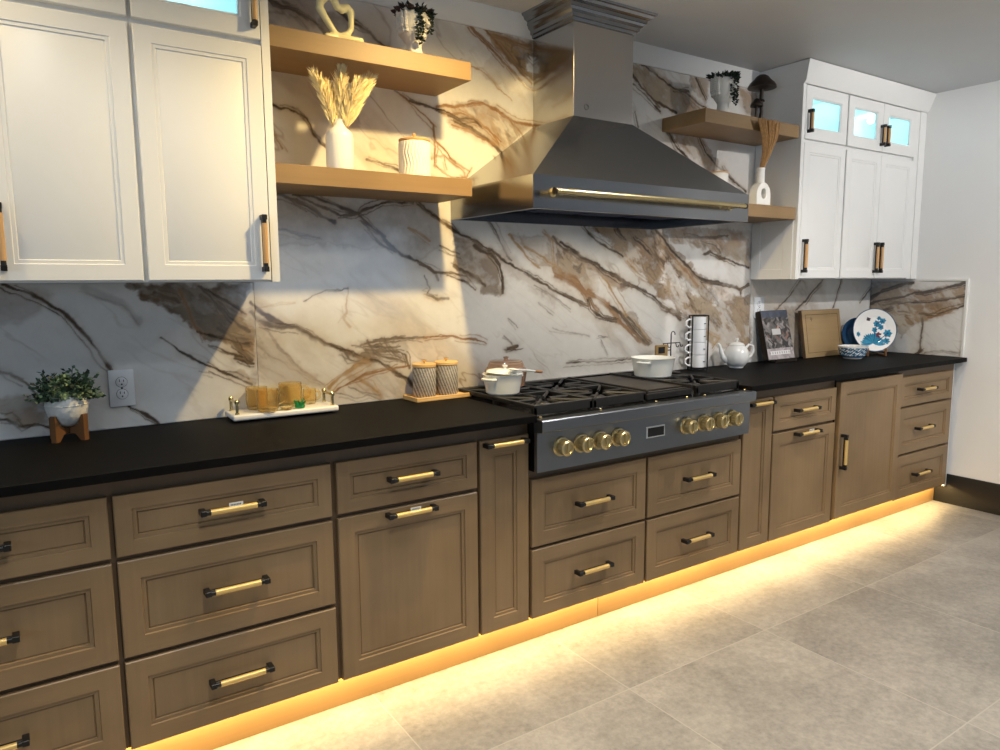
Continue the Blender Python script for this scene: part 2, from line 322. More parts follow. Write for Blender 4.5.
VEINS=[('d',.0042,.9,[(.321,1.393),(.34,1.384),(.409,1.35),(.474,1.299),(.509,1.247),(.539,1.201),(.569,1.148),(.584,1.114),(.603,1.04),(.629,.991),(.675,.959),(.716,.924),(.75,.868)]),('d',.003,.75,[(.195,1.149),(.261,1.135),(.29,1.127),(.315,1.122),(.353,1.088),(.376,1.048),(.397,1.008)]),('d',.004,.85,[(.203,1.01),(.279,.983),(.299,.978),(.328,.956),(.364,.958),(.401,.947),(.431,.928)]),('g',.0019,.5,[(.35,1.044),(.394,1.009)]),('g',.0097,.25,[(.534,1.373),(.627,1.327),(.682,1.267)]),('g',.0038,.9,[(.875,1.379),(.906,1.348),(.95,1.299),(.988,1.256),(1.035,1.215)]),('d',.0032,.8,[(.888,1.372),(.939,1.348),(.984,1.312),(1.011,1.29)]),('r',.0034,.7,[(.81,1.363),(.832,1.295),(.854,1.233),(.878,1.204)]),('d',.0045,.85,[(.854,1.23),(.892,1.217),(.931,1.202),(.978,1.185),(1.033,1.168)]),('d',.0054,.8,[(.984,1.178),(1.01,1.141),(1.037,1.117)]),('d',.0072,.85,[(.982,1.128),(1.023,1.111),(1.042,1.103)]),('d',.0025,.7,[(.89,1.183),(.929,1.163),(.962,1.144),(.996,1.134)]),('d',.0035,.85,[(.739,1.211),(.775,1.182),(.811,1.156),(.854,1.126),(.893,1.102),(.938,1.078),(.985,1.056),(1.033,1.031)]),('g',.0017,.5,[(.859,1.087),(.891,1.078)]),('g',.0071,.6,[(.927,1.237),(.972,1.2),(1.026,1.183)]),('d',.005,.6,[(.73,1.358),(.784,1.337),(.802,1.33)]),('d',.006,.9,[(1.044,1.325),(1.088,1.281),(1.144,1.246),(1.202,1.222),(1.254,1.194),(1.315,1.16),(1.37,1.138),(1.418,1.116),(1.468,1.097)]),('g',.0092,.6,[(1.045,1.289),(1.079,1.252),(1.114,1.24),(1.172,1.227),(1.217,1.214),(1.269,1.178)]),('m',.0031,.85,[(1.065,1.26),(1.106,1.215),(1.133,1.17),(1.15,1.14),(1.175,1.108),(1.211,1.068),(1.248,1.043),(1.302,1.012)]),('m',.002,.6,[(1.054,1.174),(1.102,1.135),(1.152,1.095),(1.203,1.058),(1.271,1.026)]),('m',.0018,.5,[(1.048,1.117),(1.1,1.077),(1.15,1.051)]),('m',.0018,.4,[(1.049,1.073),(1.076,1.042)]),('g',.0044,.85,[(1.453,1.145),(1.521,1.165),(1.59,1.17),(1.662,1.167),(1.735,1.165)]),('r',.0025,.7,[(1.735,1.165),(1.81,1.164),(1.868,1.165),(1.937,1.149),(2.008,1.141)]),('g',.0045,.85,[(1.469,1.129),(1.537,1.125),(1.607,1.121),(1.642,1.102),(1.65,1.077),(1.668,1.043)]),('g',.0026,.7,[(1.486,1.151),(1.555,1.14),(1.625,1.136)]),('g',.004,.8,[(1.452,1.114),(1.519,1.114),(1.588,1.09),(1.641,1.074)]),('g',.0023,.7,[(1.42,1.147),(1.453,1.141),(1.485,1.104)]),('g',.0029,.7,[(1.386,1.122),(1.409,1.093),(1.45,1.079),(1.485,1.092)]),('g',.003,.6,[(1.487,1.167),(1.503,1.135),(1.536,1.109)]),('g',.003,.6,[(1.555,1.168),(1.572,1.131),(1.624,1.087)]),('d',.0061,.8,[(1.468,1.097),(1.527,1.085),(1.57,1.058),(1.613,1.023),(1.657,.995),(1.693,.958)]),('o',.0051,.75,[(1.325,.998),(1.383,1.04),(1.433,1.068),(1.484,1.088)]),('r',.0036,.8,[(1.34,.978),(1.398,1.004),(1.466,1.03),(1.535,1.045),(1.605,1.052),(1.668,1.052)]),('o',.0032,.6,[(1.448,1.012),(1.49,.984),(1.523,.949),(1.531,.932)]),('g',.0024,.5,[(1.348,.973),(1.413,.943),(1.48,.945),(1.531,.924)]),('g',.0024,.5,[(1.398,.992),(1.447,.964),(1.523,.941)]),('g',.0019,.55,[(1.236,1.321),(1.283,1.346),(1.331,1.364),(1.387,1.367),(1.415,1.371)]),('o',.0038,.4,[(1.415,1.371),(1.409,1.317),(1.403,1.272),(1.39,1.249),(1.414,1.217)]),('o',.0015,.3,[(1.075,1.31),(1.147,1.312),(1.199,1.318)]),('o',.0025,.5,[(1.739,1.343),(1.776,1.33),(1.813,1.322)]),('d',.0044,.7,[(1.157,1.708),(1.222,1.69),(1.273,1.665),(1.31,1.637),(1.364,1.618)]),('d',.0038,.8,[(1.216,1.711),(1.274,1.686),(1.334,1.66),(1.388,1.641),(1.445,1.655),(1.495,1.676),(1.571,1.703),(1.693,1.709)]),('d',.0047,.8,[(1.238,1.709),(1.298,1.702),(1.374,1.677),(1.453,1.659),(1.485,1.63),(1.55,1.579),(1.584,1.541),(1.635,1.503),(1.724,1.473),(1.787,1.441),(1.854,1.433),(1.912,1.425)]),('d',.0031,.6,[(1.469,1.629),(1.517,1.601),(1.567,1.572)]),('d',.0049,.85,[(1.676,1.747),(1.72,1.711),(1.765,1.673),(1.82,1.644),(1.866,1.613),(1.914,1.59)]),('g',.0031,.6,[(1.501,1.6),(1.533,1.555),(1.566,1.533),(1.617,1.511)]),('g',.0037,.4,[(1.152,1.588),(1.232,1.562),(1.307,1.557)]),('o',.0032,.5,[(1.673,1.606),(1.726,1.585),(1.771,1.562)]),('g',.0041,.6,[(1.741,1.416),(1.767,1.367),(1.748,1.343),(1.795,1.326),(1.852,1.321)]),('g',.0031,.6,[(1.723,1.465),(1.797,1.433),(1.805,1.4)]),('d',.0031,.6,[(1.818,1.539),(1.874,1.524),(1.913,1.508)]),('d',.0047,.85,[(1.146,2.369),(1.173,2.362),(1.236,2.351),(1.293,2.331),(1.329,2.311),(1.351,2.284),(1.395,2.249)]),('g',.0035,.5,[(1.202,2.374),(1.229,2.359),(1.265,2.353)]),('d',.0045,.9,[(1.408,2.38),(1.453,2.358),(1.492,2.34),(1.532,2.315),(1.572,2.29),(1.646,2.243)]),('d',.0036,.85,[(1.116,2.033),(1.147,2.02),(1.185,2.005),(1.236,2.007),(1.272,1.991),(1.292,1.937),(1.321,1.904),(1.351,1.882),(1.388,1.853)]),('o',.0025,.5,[(1.14,1.948),(1.16,1.909),(1.179,1.87)]),('d',.0049,.85,[(1.605,2.147),(1.638,2.122),(1.682,2.098),(1.731,2.087),(1.782,2.081),(1.854,2.068),(1.907,2.047),(1.973,2.027),(2.051,1.99),(2.131,1.941)]),('r',.003,.85,[(1.643,2.119),(1.701,2.084),(1.761,2.048),(1.796,2.021),(1.8,1.964)]),('r',.0029,.8,[(1.8,1.964),(1.852,1.916),(1.905,1.875),(1.959,1.852)]),('r',.0024,.8,[(1.796,2.021),(1.8,1.955),(1.793,1.857)]),('r',.0046,.85,[(1.813,2.089),(1.898,2.099),(1.974,2.118),(2.03,2.134),(2.086,2.114),(2.156,2.089),(2.227,2.074),(2.301,2.068)]),('r',.0031,.8,[(1.865,2.06),(1.93,2.076),(1.995,2.057),(2.063,2.028),(2.108,1.977)]),('r',.0031,.8,[(1.886,2.027),(1.95,2.016),(2.017,1.995),(2.085,1.974)]),('r',.0025,.75,[(1.951,2.061),(2.029,2.042),(2.12,1.987)]),('d',.0062,.6,[(1.865,2.064),(1.918,2.053),(1.984,2.069),(2.017,2.041)]),('r',.0026,.8,[(2.168,2.081),(2.227,2.036),(2.264,1.953)]),('r',.0026,.8,[(2.301,2.068),(2.276,1.993),(2.27,1.949)]),('r',.0042,.9,[(1.978,2.43),(1.994,2.416),(2.044,2.38),(2.1,2.344),(2.157,2.298),(2.216,2.252),(2.264,2.221),(2.295,2.211)]),('r',.0042,.9,[(2.039,2.432),(2.055,2.422),(2.111,2.382),(2.169,2.328),(2.228,2.281),(2.289,2.243)]),('r',.0039,.7,[(2.089,2.415),(2.158,2.408),(2.228,2.402),(2.283,2.402)]),('o',.0025,.6,[(1.965,2.269),(1.987,2.268),(2.031,2.261),(2.076,2.231),(2.121,2.192),(2.18,2.163)]),('r',.0025,.7,[(1.803,1.853),(1.84,1.834),(1.871,1.818),(1.948,1.814)]),('d',.0035,.7,[(1.502,1.859),(1.559,1.855),(1.606,1.842),(1.655,1.828)]),('r',.002,.7,[(1.841,1.888),(1.856,1.849)]),('r',.0021,.7,[(1.971,1.871),(1.948,1.824)]),('d',.0044,.85,[(1.712,1.7),(1.774,1.668),(1.836,1.625),(1.912,1.59),(1.99,1.564),(2.07,1.528),(2.141,1.48),(2.226,1.441),(2.314,1.406),(2.405,1.359),(2.513,1.316),(2.626,1.271)]),('g',.0026,.6,[(2.036,1.67),(2.054,1.652),(2.094,1.615),(2.117,1.558),(2.153,1.5),(2.177,1.481)]),('d',.0044,.8,[(2.058,1.518),(2.105,1.47),(2.126,1.402),(2.125,1.337)]),('d',.0064,.75,[(1.984,1.545),(2.023,1.527),(2.07,1.508)]),('d',.0064,.75,[(1.887,1.459),(1.943,1.431),(1.999,1.402),(2.033,1.373)]),('d',.0034,.7,[(1.854,1.421),(1.931,1.397),(1.987,1.354)]),('o',.0045,.8,[(2.165,1.598),(2.19,1.569),(2.226,1.541),(2.263,1.502),(2.314,1.462),(2.333,1.452)]),('o',.0046,.8,[(2.251,1.546),(2.327,1.513),(2.418,1.463),(2.485,1.421),(2.554,1.379)]),('d',.0051,.7,[(2.404,1.595),(2.444,1.556),(2.512,1.526),(2.581,1.495),(2.695,1.465)]),('o',.0034,.7,[(2.365,1.604),(2.404,1.575),(2.411,1.514),(2.418,1.452)]),('r',.0095,.85,[(2.411,1.452),(2.431,1.421),(2.513,1.39),(2.596,1.347),(2.625,1.303),(2.683,1.248)]),('g',.0094,.6,[(2.539,1.463),(2.574,1.448)]),('d',.0058,.75,[(2.156,1.099),(2.181,1.105),(2.206,1.108)]),('d',.0023,.5,[(2.138,1.092),(2.237,1.091)]),('g',.0022,.5,[(2.138,1.152),(2.175,1.12)]),('r',.0028,.6,[(1.7,1.159),(1.763,1.16),(1.817,1.172),(1.894,1.154),(1.984,1.15),(2.042,1.127)]),('g',.0021,.45,[(2.327,1.299),(2.406,1.234)]),('g',.002,.45,[(2.163,1.232),(2.213,1.19)]),('g',.0021,.45,[(2.301,1.381),(2.379,1.349),(2.514,1.263)]),('g',.0021,.35,[(2.406,1.182),(2.487,1.157),(2.627,1.13)]),('d',.003,.6,[(2.488,1.007),(2.629,1.007),(2.746,1.003),(2.931,1.006)]),('d',.0038,.85,[(2.592,1.648),(2.629,1.613),(2.693,1.577),(2.757,1.541),(2.85,1.513)]),('d',.0044,.8,[(2.795,1.646),(2.821,1.623),(2.862,1.596)]),('d',.0064,.9,[(3.024,1.684),(3.068,1.646),(3.127,1.598),(3.203,1.539),(3.28,1.488),(3.327,1.447),(3.407,1.405),(3.472,1.389),(3.605,1.366),(3.743,1.343),(3.812,1.365)]),('d',.0033,.8,[(2.916,1.612),(2.943,1.593),(3.0,1.555),(3.043,1.516)]),('o',.0035,.7,[(2.878,1.494),(2.961,1.426),(3.047,1.375)]),('r',.0063,.6,[(3.128,1.568),(3.219,1.498),(3.313,1.426),(3.393,1.362)]),('d',.0055,.85,[(2.448,1.571),(2.52,1.536),(2.581,1.5),(2.656,1.477),(2.733,1.44),(2.839,1.401),(2.935,1.366),(3.049,1.32),(3.123,1.262),(3.213,1.229),(3.29,1.205),(3.386,1.159)]),('r',.0121,.85,[(2.473,1.425),(2.545,1.397),(2.608,1.34),(2.684,1.311),(2.749,1.28),(2.789,1.24),(2.817,1.2)]),('d',.0046,.9,[(2.621,1.302),(2.646,1.254),(2.711,1.214),(2.803,1.196)]),('d',.0075,.9,[(2.762,1.27),(2.829,1.239),(2.871,1.198),(2.899,1.157),(2.97,1.104),(3.027,1.07)]),('d',.0041,.8,[(2.87,1.228),(2.94,1.166),(3.012,1.102),(3.056,1.079)]),('o',.0035,.7,[(2.708,1.416),(2.774,1.348),(2.842,1.269),(2.884,1.218)]),('o',.0031,.6,[(2.926,1.197),(2.997,1.123),(3.027,1.091)]),('r',.005,.7,[(2.817,1.2),(2.886,1.138),(2.97,1.083)]),('g',.0118,.7,[(2.539,1.453),(2.563,1.444)]),('g',.0099,.7,[(2.84,1.372),(2.887,1.376)]),('g',.0047,.5,[(2.581,1.472),(2.551,1.449)]),('d',.0047,.8,[(3.434,1.532),(3.481,1.544),(3.564,1.513),(3.649,1.503),(3.701,1.482),(3.807,1.46)]),('d',.0093,.7,[(3.564,1.515),(3.606,1.508)]),('d',.0063,.7,[(3.108,1.273),(3.199,1.219),(3.26,1.185)]),('o',.0039,.6,[(3.468,1.113),(3.586,1.074),(3.522,1.022)]),('g',.0022,.5,[(2.686,1.127),(2.752,1.114)]),('g',.0022,.5,[(2.7,1.107),(2.753,1.035)]),('d',.0039,.6,[(3.743,1.343),(3.753,1.315)]),('g',.0041,.5,[(3.399,1.605),(3.528,1.577),(3.563,1.54)]),('d',.0054,.5,[(3.274,1.633),(3.398,1.626),(3.526,1.625),(3.625,1.633)]),('d',.0059,.9,[(2.858,2.389),(2.891,2.366),(2.939,2.327),(2.994,2.288),(3.049,2.267),(3.12,2.247),(3.193,2.236)]),('d',.0035,.75,[(2.949,2.43),(2.976,2.421),(3.074,2.383),(3.174,2.35),(3.247,2.341),(3.339,2.303),(3.416,2.283)]),('d',.0066,.7,[(3.218,2.341),(3.277,2.349)]),('d',.0041,.7,[(3.334,2.421),(3.366,2.376),(3.414,2.323)]),('d',.0039,.7,[(2.892,2.325),(2.98,2.281),(3.079,2.223)]),('d',.0051,.85,[(3.124,2.151),(3.153,2.12),(3.214,2.062),(3.274,2.028),(3.336,1.993)]),('d',.0037,.75,[(3.344,2.165),(3.377,2.123),(3.426,2.062),(3.508,2.007),(3.591,1.972)]),('d',.0038,.7,[(3.557,2.001),(3.66,1.924),(3.765,1.877)]),('g',.0029,.6,[(2.902,2.201),(2.93,2.134)]),('g',.0039,.75,[(4.344,1.437),(4.279,1.368),(4.204,1.301),(4.066,1.208),(4.002,1.197)]),('g',.0049,.8,[(4.585,1.438),(4.517,1.374),(4.425,1.311),(4.358,1.256),(4.268,1.21)]),('g',.0035,.7,[(4.75,1.438),(4.731,1.366),(4.701,1.278),(4.668,1.214)]),('d',.0047,.6,[(5.18,1.363),(5.072,1.318),(4.969,1.244)])]
FIELDS=[('m',.5,.025,[(.215,1.394),(.31,1.384),(.441,1.362),(.401,1.313),(.352,1.272),(.301,1.262),(.204,1.26)]),('t',.5,.025,[(.235,1.055),(.284,1.045),(.35,1.044),(.394,1.009),(.401,.957),(.328,.959),(.28,.99),(.231,1.001)]),('b',.8,.018,[(.655,1.391),(.676,1.352),(.745,1.304),(.824,1.261),(.847,1.226),(.872,1.205),(.911,1.196),(.971,1.179),(1.024,1.147),(1.047,1.138),(1.05,1.218),(1.004,1.297),(1.036,1.382),(.876,1.39)]),('r',.5,.018,[(.972,1.2),(1.049,1.182),(1.046,1.117),(1.009,1.126)]),('t',.4,.018,[(1.003,1.276),(1.055,1.317),(1.049,1.189),(1.006,1.205)]),('o',.35,.014,[(.966,1.079),(1.008,1.091),(1.043,1.059),(1.041,1.015)]),('m',.38,.022,[(1.05,1.268),(1.113,1.208),(1.15,1.132),(1.211,1.068),(1.309,1.007),(1.133,1.015),(1.038,1.03)]),('o',.28,.033,[(1.341,1.012),(1.417,1.069),(1.484,1.08),(1.535,1.061),(1.604,1.032),(1.666,.977),(1.693,.933),(1.637,.905),(1.362,.917),(1.315,.96)]),('g',.3,.024,[(1.445,1.161),(1.538,1.176),(1.653,1.171),(1.65,1.077),(1.588,1.081),(1.485,1.096)]),('b',.33,.138,[(1.148,1.735),(1.73,1.751),(1.82,1.676),(1.818,1.539),(1.724,1.489),(1.583,1.534),(1.465,1.516),(1.307,1.542),(1.138,1.517)]),('m',.55,.029,[(1.14,2.381),(1.326,2.419),(1.336,2.291),(1.297,2.243),(1.225,2.258),(1.135,2.282)]),('b',.5,.022,[(1.346,2.362),(1.454,2.375),(1.467,2.307),(1.388,2.259),(1.343,2.279)]),('t',.55,.031,[(1.823,2.081),(1.974,2.127),(2.041,2.135),(2.109,2.107),(2.179,2.078),(2.276,2.07),(2.203,2.005),(2.131,1.951),(2.062,1.981),(1.972,2.009),(1.885,2.018)]),('o',.7,.017,[(2.061,2.428),(2.291,2.417),(2.295,2.249),(2.204,2.296),(2.134,2.35)]),('w',.8,.017,[(2.252,2.35),(2.295,2.367),(2.295,2.282),(2.264,2.296)]),('t',.25,.043,[(2.134,2.386),(2.18,2.265),(2.252,2.181),(2.156,2.187),(2.031,2.261)]),('b',.6,.022,[(1.879,1.589),(1.989,1.555),(2.07,1.518),(2.105,1.47),(2.125,1.342),(2.045,1.343),(1.965,1.383),(1.887,1.44)]),('t',.5,.034,[(2.178,1.599),(2.378,1.595),(2.484,1.525),(2.609,1.485),(2.695,1.454),(2.682,1.324),(2.54,1.411),(2.431,1.452),(2.327,1.462)]),('m',.35,.046,[(2.082,1.624),(2.226,1.451),(2.432,1.359),(2.432,1.276),(2.251,1.371),(2.128,1.451)]),('t',.85,.029,[(2.629,1.65),(2.821,1.667),(3.053,1.666),(3.187,1.569),(3.311,1.478),(3.407,1.416),(3.472,1.383),(3.676,1.305),(3.834,1.302),(3.853,.98),(3.589,1.018),(3.42,1.115),(3.29,1.216),(3.197,1.271),(3.078,1.314),(3.048,1.365),(2.961,1.436),(2.823,1.522)]),('t',.6,.033,[(3.067,1.666),(3.813,1.661),(3.824,1.466),(3.666,1.503),(3.529,1.555),(3.307,1.582),(3.186,1.6)]),('t',.6,.03,[(2.425,1.579),(2.569,1.509),(2.694,1.454),(2.826,1.416),(2.908,1.376),(2.84,1.347),(2.695,1.425),(2.619,1.406),(2.521,1.397),(2.426,1.425)]),('w',.5,.046,[(3.076,1.385),(3.132,1.431),(3.146,1.37)]),('w',.5,.048,[(3.177,1.421),(3.237,1.41),(3.411,1.314),(3.316,1.342),(3.223,1.379)]),('w',.5,.041,[(3.085,1.557),(3.122,1.542),(3.107,1.532)]),('t',.55,.021,[(2.87,1.228),(2.925,1.217),(3.041,1.09),(3.013,1.071),(2.942,1.105)]),('w',.55,.034,[(3.457,1.362),(3.708,1.349),(3.678,1.271),(3.543,1.263)]),('t',.65,.031,[(2.87,2.427),(3.045,2.426),(3.144,2.384),(3.233,2.339),(3.447,2.287),(3.222,2.22),(3.135,2.239),(3.008,2.28),(2.871,2.363)]),('t',.55,.026,[(3.289,2.424),(3.44,2.437),(3.415,2.303),(3.306,2.368)]),('t',.55,.028,[(3.667,2.418),(3.837,2.42),(3.845,2.294),(3.74,2.313)]),('t',.65,.032,[(3.124,2.151),(3.376,2.138),(3.523,2.019),(3.494,1.954),(3.32,2.012)]),('t',.45,.037,[(4.064,1.235),(4.336,1.243),(4.34,.89),(4.154,.902)])]  # soft brown field under the lower left shelf is mostly painted shade
RVEINS=[('d',.0081,.9,[(-.052,1.194),(-.008,1.256),(.081,1.318),(.183,1.348),(.275,1.37)]),('d',.0056,.85,[(-.007,1.226),(.084,1.258),(.203,1.275),(.287,1.305),(.343,1.305),(.45,1.334),(.577,1.369)]),('d',.0043,.8,[(.191,1.23),(.291,1.247),(.388,1.249),(.481,1.264),(.582,1.294)]),('d',.005,.8,[(.323,1.175),(.421,1.164),(.486,1.194),(.586,1.239)]),('g',.0031,.8,[(.339,1.147),(.347,1.031),(.346,.943)]),('d',.0062,.8,[(.285,.887),(.312,.911),(.353,.944)]),('d',.0034,.7,[(.193,1.186),(.266,1.181)]),('d',.004,.7,[(.086,1.228),(.175,1.245),(.234,1.231)]),('r',.0062,.6,[(.38,1.155),(.46,1.172),(.512,1.195)]),('g',.0031,.5,[(.367,.93),(.462,.952),(.58,.954)]),('d',.0062,.6,[(-.003,1.165),(.089,1.183),(.147,1.214)])]
RFIELDS=[('b',.6,.03,[(.001,1.363),(.077,1.378),(.274,1.392),(.256,1.334),(.191,1.23),(.059,1.167),(-.004,1.18)]),('t',.85,.03,[(.01,1.211),(.079,1.348),(.199,1.334),(.3,1.319),(.584,1.362),(.593,1.239),(.422,1.15),(.299,1.116),(.218,1.023),(.184,1.096),(.016,1.104)])]
# ------------------------------------------------------------------ veined marble slabs
def vnoise(x,y,seed):
    r=np.random.RandomState(seed); T=r.rand(256,256)
    xi=np.floor(x).astype(int); yi=np.floor(y).astype(int); fx=x-xi; fy=y-yi
    fx=fx*fx*(3-2*fx); fy=fy*fy*(3-2*fy)
    g=lambda a,b:T[a%256,b%256]
    return (g(xi,yi)*(1-fx)+g(xi+1,yi)*fx)*(1-fy)+(g(xi,yi+1)*(1-fx)+g(xi+1,yi+1)*fx)*fy
def fbm(x,y,f,oct,seed,gain=.5):
    s=0;a=1;t=0
    for i in range(oct):
        s=s+a*vnoise(x*f+17.3*i,y*f+5.1*i,seed+i); t+=a; a*=gain; f*=2
    return s/t-.5
VC={'d':(.052,.033,.021),'g':(.115,.095,.08),'r':(.26,.135,.058),'o':(.36,.225,.10),'t':(.325,.235,.152),'m':(.40,.345,.31),'b':(.17,.125,.088),'w':(.80,.77,.72)}
def marble_colour(x,z,veins,fields,seed):
    base=np.array((.70,.68,.645)); n=x.size
    col=np.empty((n,3)); 
    big=fbm(x+z*.5,z*1.3,1.6,5,seed); col[:]=base*(1+.22*big[:,None]*np.array((1,1.02,1.06)))
    # faint diagonal streaks
    st=fbm((x*.55+z*.83)*1.0,(x*.83-z*.55)*.18,14,4,seed+20); k=np.clip((np.abs(st)-.0)/.03,0,1)
    amp=np.clip(fbm(x,z,2.3,3,seed+31)*2.5+.25,0,1)
    s=((1-k)*.32*amp)[:,None]; col=col*(1-s)+np.array((.40,.33,.26))*s
    wx=.020*fbm(x,z,9,4,seed+3)+.010*fbm(x,z,40,3,seed+5); wz=.020*fbm(x,z,9,4,seed+4)+.010*fbm(x,z,40,3,seed+6)
    X=x+wx; Z=z+wz
    tex=fbm(x*.8+z*.8,z-x*.5,16,5,seed+9,.6); rough=fbm(x,z,60,3,seed+12)
    al=x*.76-z*.65; ac=x*.65+z*.76; al=al+.03*fbm(x,z,7,3,seed+41); ac=ac+.02*fbm(x,z,11,3,seed+42)
    r1=np.exp(-(fbm(al*.30,ac,13,4,seed+43)/.034)**2); r2=np.exp(-(fbm(al*.38,ac,30,4,seed+44)/.042)**2)
    gate=np.clip(.5+3*fbm(x,z,6,3,seed+45),0,1); fleck=np.clip((fbm(al*.45,ac,15,5,seed+46,.6)-.06)/.08,0,1)
    tint=np.clip(fbm(al*.35,ac,9,4,seed+47)*3,-1,1)
    gm=np.clip((fbm(al*.30,ac,4.5,5,seed+61,.55)-.07)/.13,0,1)*.42; gm=gm[:,None]
    gc=np.array((.43,.33,.225))*(1+.6*tex[:,None]); gd=(r1*.8*gate)[:,None]; gc=gc*(1-gd)+np.array((.13,.085,.05))*gd
    col=col*(1-gm)+gc*gm
    hl=(np.exp(-(fbm(al*.33,ac,5.5,5,seed+63,.55)/.012)**2)*np.clip(fbm(x,z,3.1,3,seed+64)*3+.2,0,1))[:,None]*.7
    col=col*(1-hl)+np.array((.24,.15,.08))*hl
    for c,a,soft,P in fields:
        P=np.array(P); lo=P.min(0)-.12; hi=P.max(0)+.12
        ix=np.nonzero((X>lo[0])&(X<hi[0])&(Z>lo[1])&(Z<hi[1]))[0]
        if not ix.size: continue
        px=X[ix]+.045*tex[ix]+.02*rough[ix]; pz=Z[ix]+.055*tex[ix]; ins=np.zeros(ix.size,bool); dm=np.full(ix.size,9.)
        for i in range(len(P)):
            (ax,az),(bx,bz)=P[i],P[(i+1)%len(P)]
            cr=((az>pz)!=(bz>pz)); 
            if az!=bz: ins^=cr&(px<(bx-ax)*(pz-az)/(bz-az)+ax)
            dx,dz=bx-ax,bz-az; L=dx*dx+dz*dz+1e-12; t=np.clip(((px-ax)*dx+(pz-az)*dz)/L,0,1)
            dm=np.minimum(dm,np.hypot(px-ax-t*dx,pz-az-t*dz))
        sd=np.where(ins,dm,-dm); m=np.clip(.5+sd/(soft*.9),0,1); m=m*m*(3-2*m)
        m=m*a*np.clip(1.3+1.6*tex[ix]+.6*rough[ix],.3,1.45); m=np.clip(m,0,1)[:,None]
        cc=np.array(VC[c])*(1+.7*tex[ix][:,None]+.25*rough[ix][:,None])
        dk=((.8*r1[ix]+.55*r2[ix])*gate[ix])[:,None]*1.05
        cc=cc*(1+.35*tint[ix][:,None]*np.array((.6,1,1.3))); dk=np.clip(dk,0,.92); cc=cc*(1-dk)+np.array((.115,.072,.042))*dk
        fl=(fleck[ix]*(.55 if c in 'tom' else .22))[:,None]; cc=cc*(1-fl)+np.array((.66,.62,.56))*fl
        edge=(np.exp(-(dm/.005)**2)*np.clip(gate[ix]*1.4,0,1))[:,None]*a*.6*(c in 'tob'); 
        col[ix]=col[ix]*(1-m)+cc*m
        col[ix]=col[ix]*(1-edge)+np.array((.16,.10,.06))*edge
    wm=1+1.6*fbm(x,z,22,3,seed+15); sm=np.clip(1+1.6*fbm(x,z,13,3,seed+17),.5,1.3)
    extra=[]
    rr=np.random.RandomState(seed+77)
    for c,w,a,P in veins:
        n_=3 if w>.0035 else 2 if w>.0025 else 1
        for j in range(n_):
            d=np.array(P)+rr.uniform(-.016,.016,2)+rr.uniform(-.008,.008,(len(P),2)); k0=rr.randint(0,max(1,len(d)-2)); 
            if len(d)>4: d=d[k0:k0+max(3,len(d)*2//3)]
            extra.append((c,.0014,a*.62,[tuple(q) for q in d]))
    for c,w,a,P in list(veins)+extra:
        P=np.array(P); lo=P.min(0)-.06; hi=P.max(0)+.06
        ix=np.nonzero((X>lo[0])&(X<hi[0])&(Z>lo[1])&(Z<hi[1]))[0]
        if not ix.size: continue
        px,pz=X[ix],Z[ix]; dm=np.full(ix.size,9.)
        for i in range(len(P)-1):
            (ax,az),(bx,bz)=P[i],P[i+1]; dx,dz=bx-ax,bz-az; L=dx*dx+dz*dz+1e-12
            t=np.clip(((px-ax)*dx+(pz-az)*dz)/L,0,1); dm=np.minimum(dm,np.hypot(px-ax-t*dx,pz-az-t*dz))
        ww=np.maximum(w*1.3*np.clip(wm[ix],.4,2.2),.0024)
        m=np.exp(-(dm/ww)**4)*a*sm[ix]+.35*np.exp(-(dm/(ww*2.6))**2)*a*np.clip(tex[ix]*4,0,1); halo=np.exp(-(dm/(ww*4.5))**2)*.22*a
        h=np.clip(halo,0,1)[:,None]; col[ix]=col[ix]*(1-h)+np.array((.42,.31,.20))*h
        m=np.clip(m*1.15,0,.97)[:,None]; col[ix]=col[ix]*(1-m)+np.array(VC[c])*(1+.5*rough[ix][:,None])*m
    return np.clip(col,.01,.9)
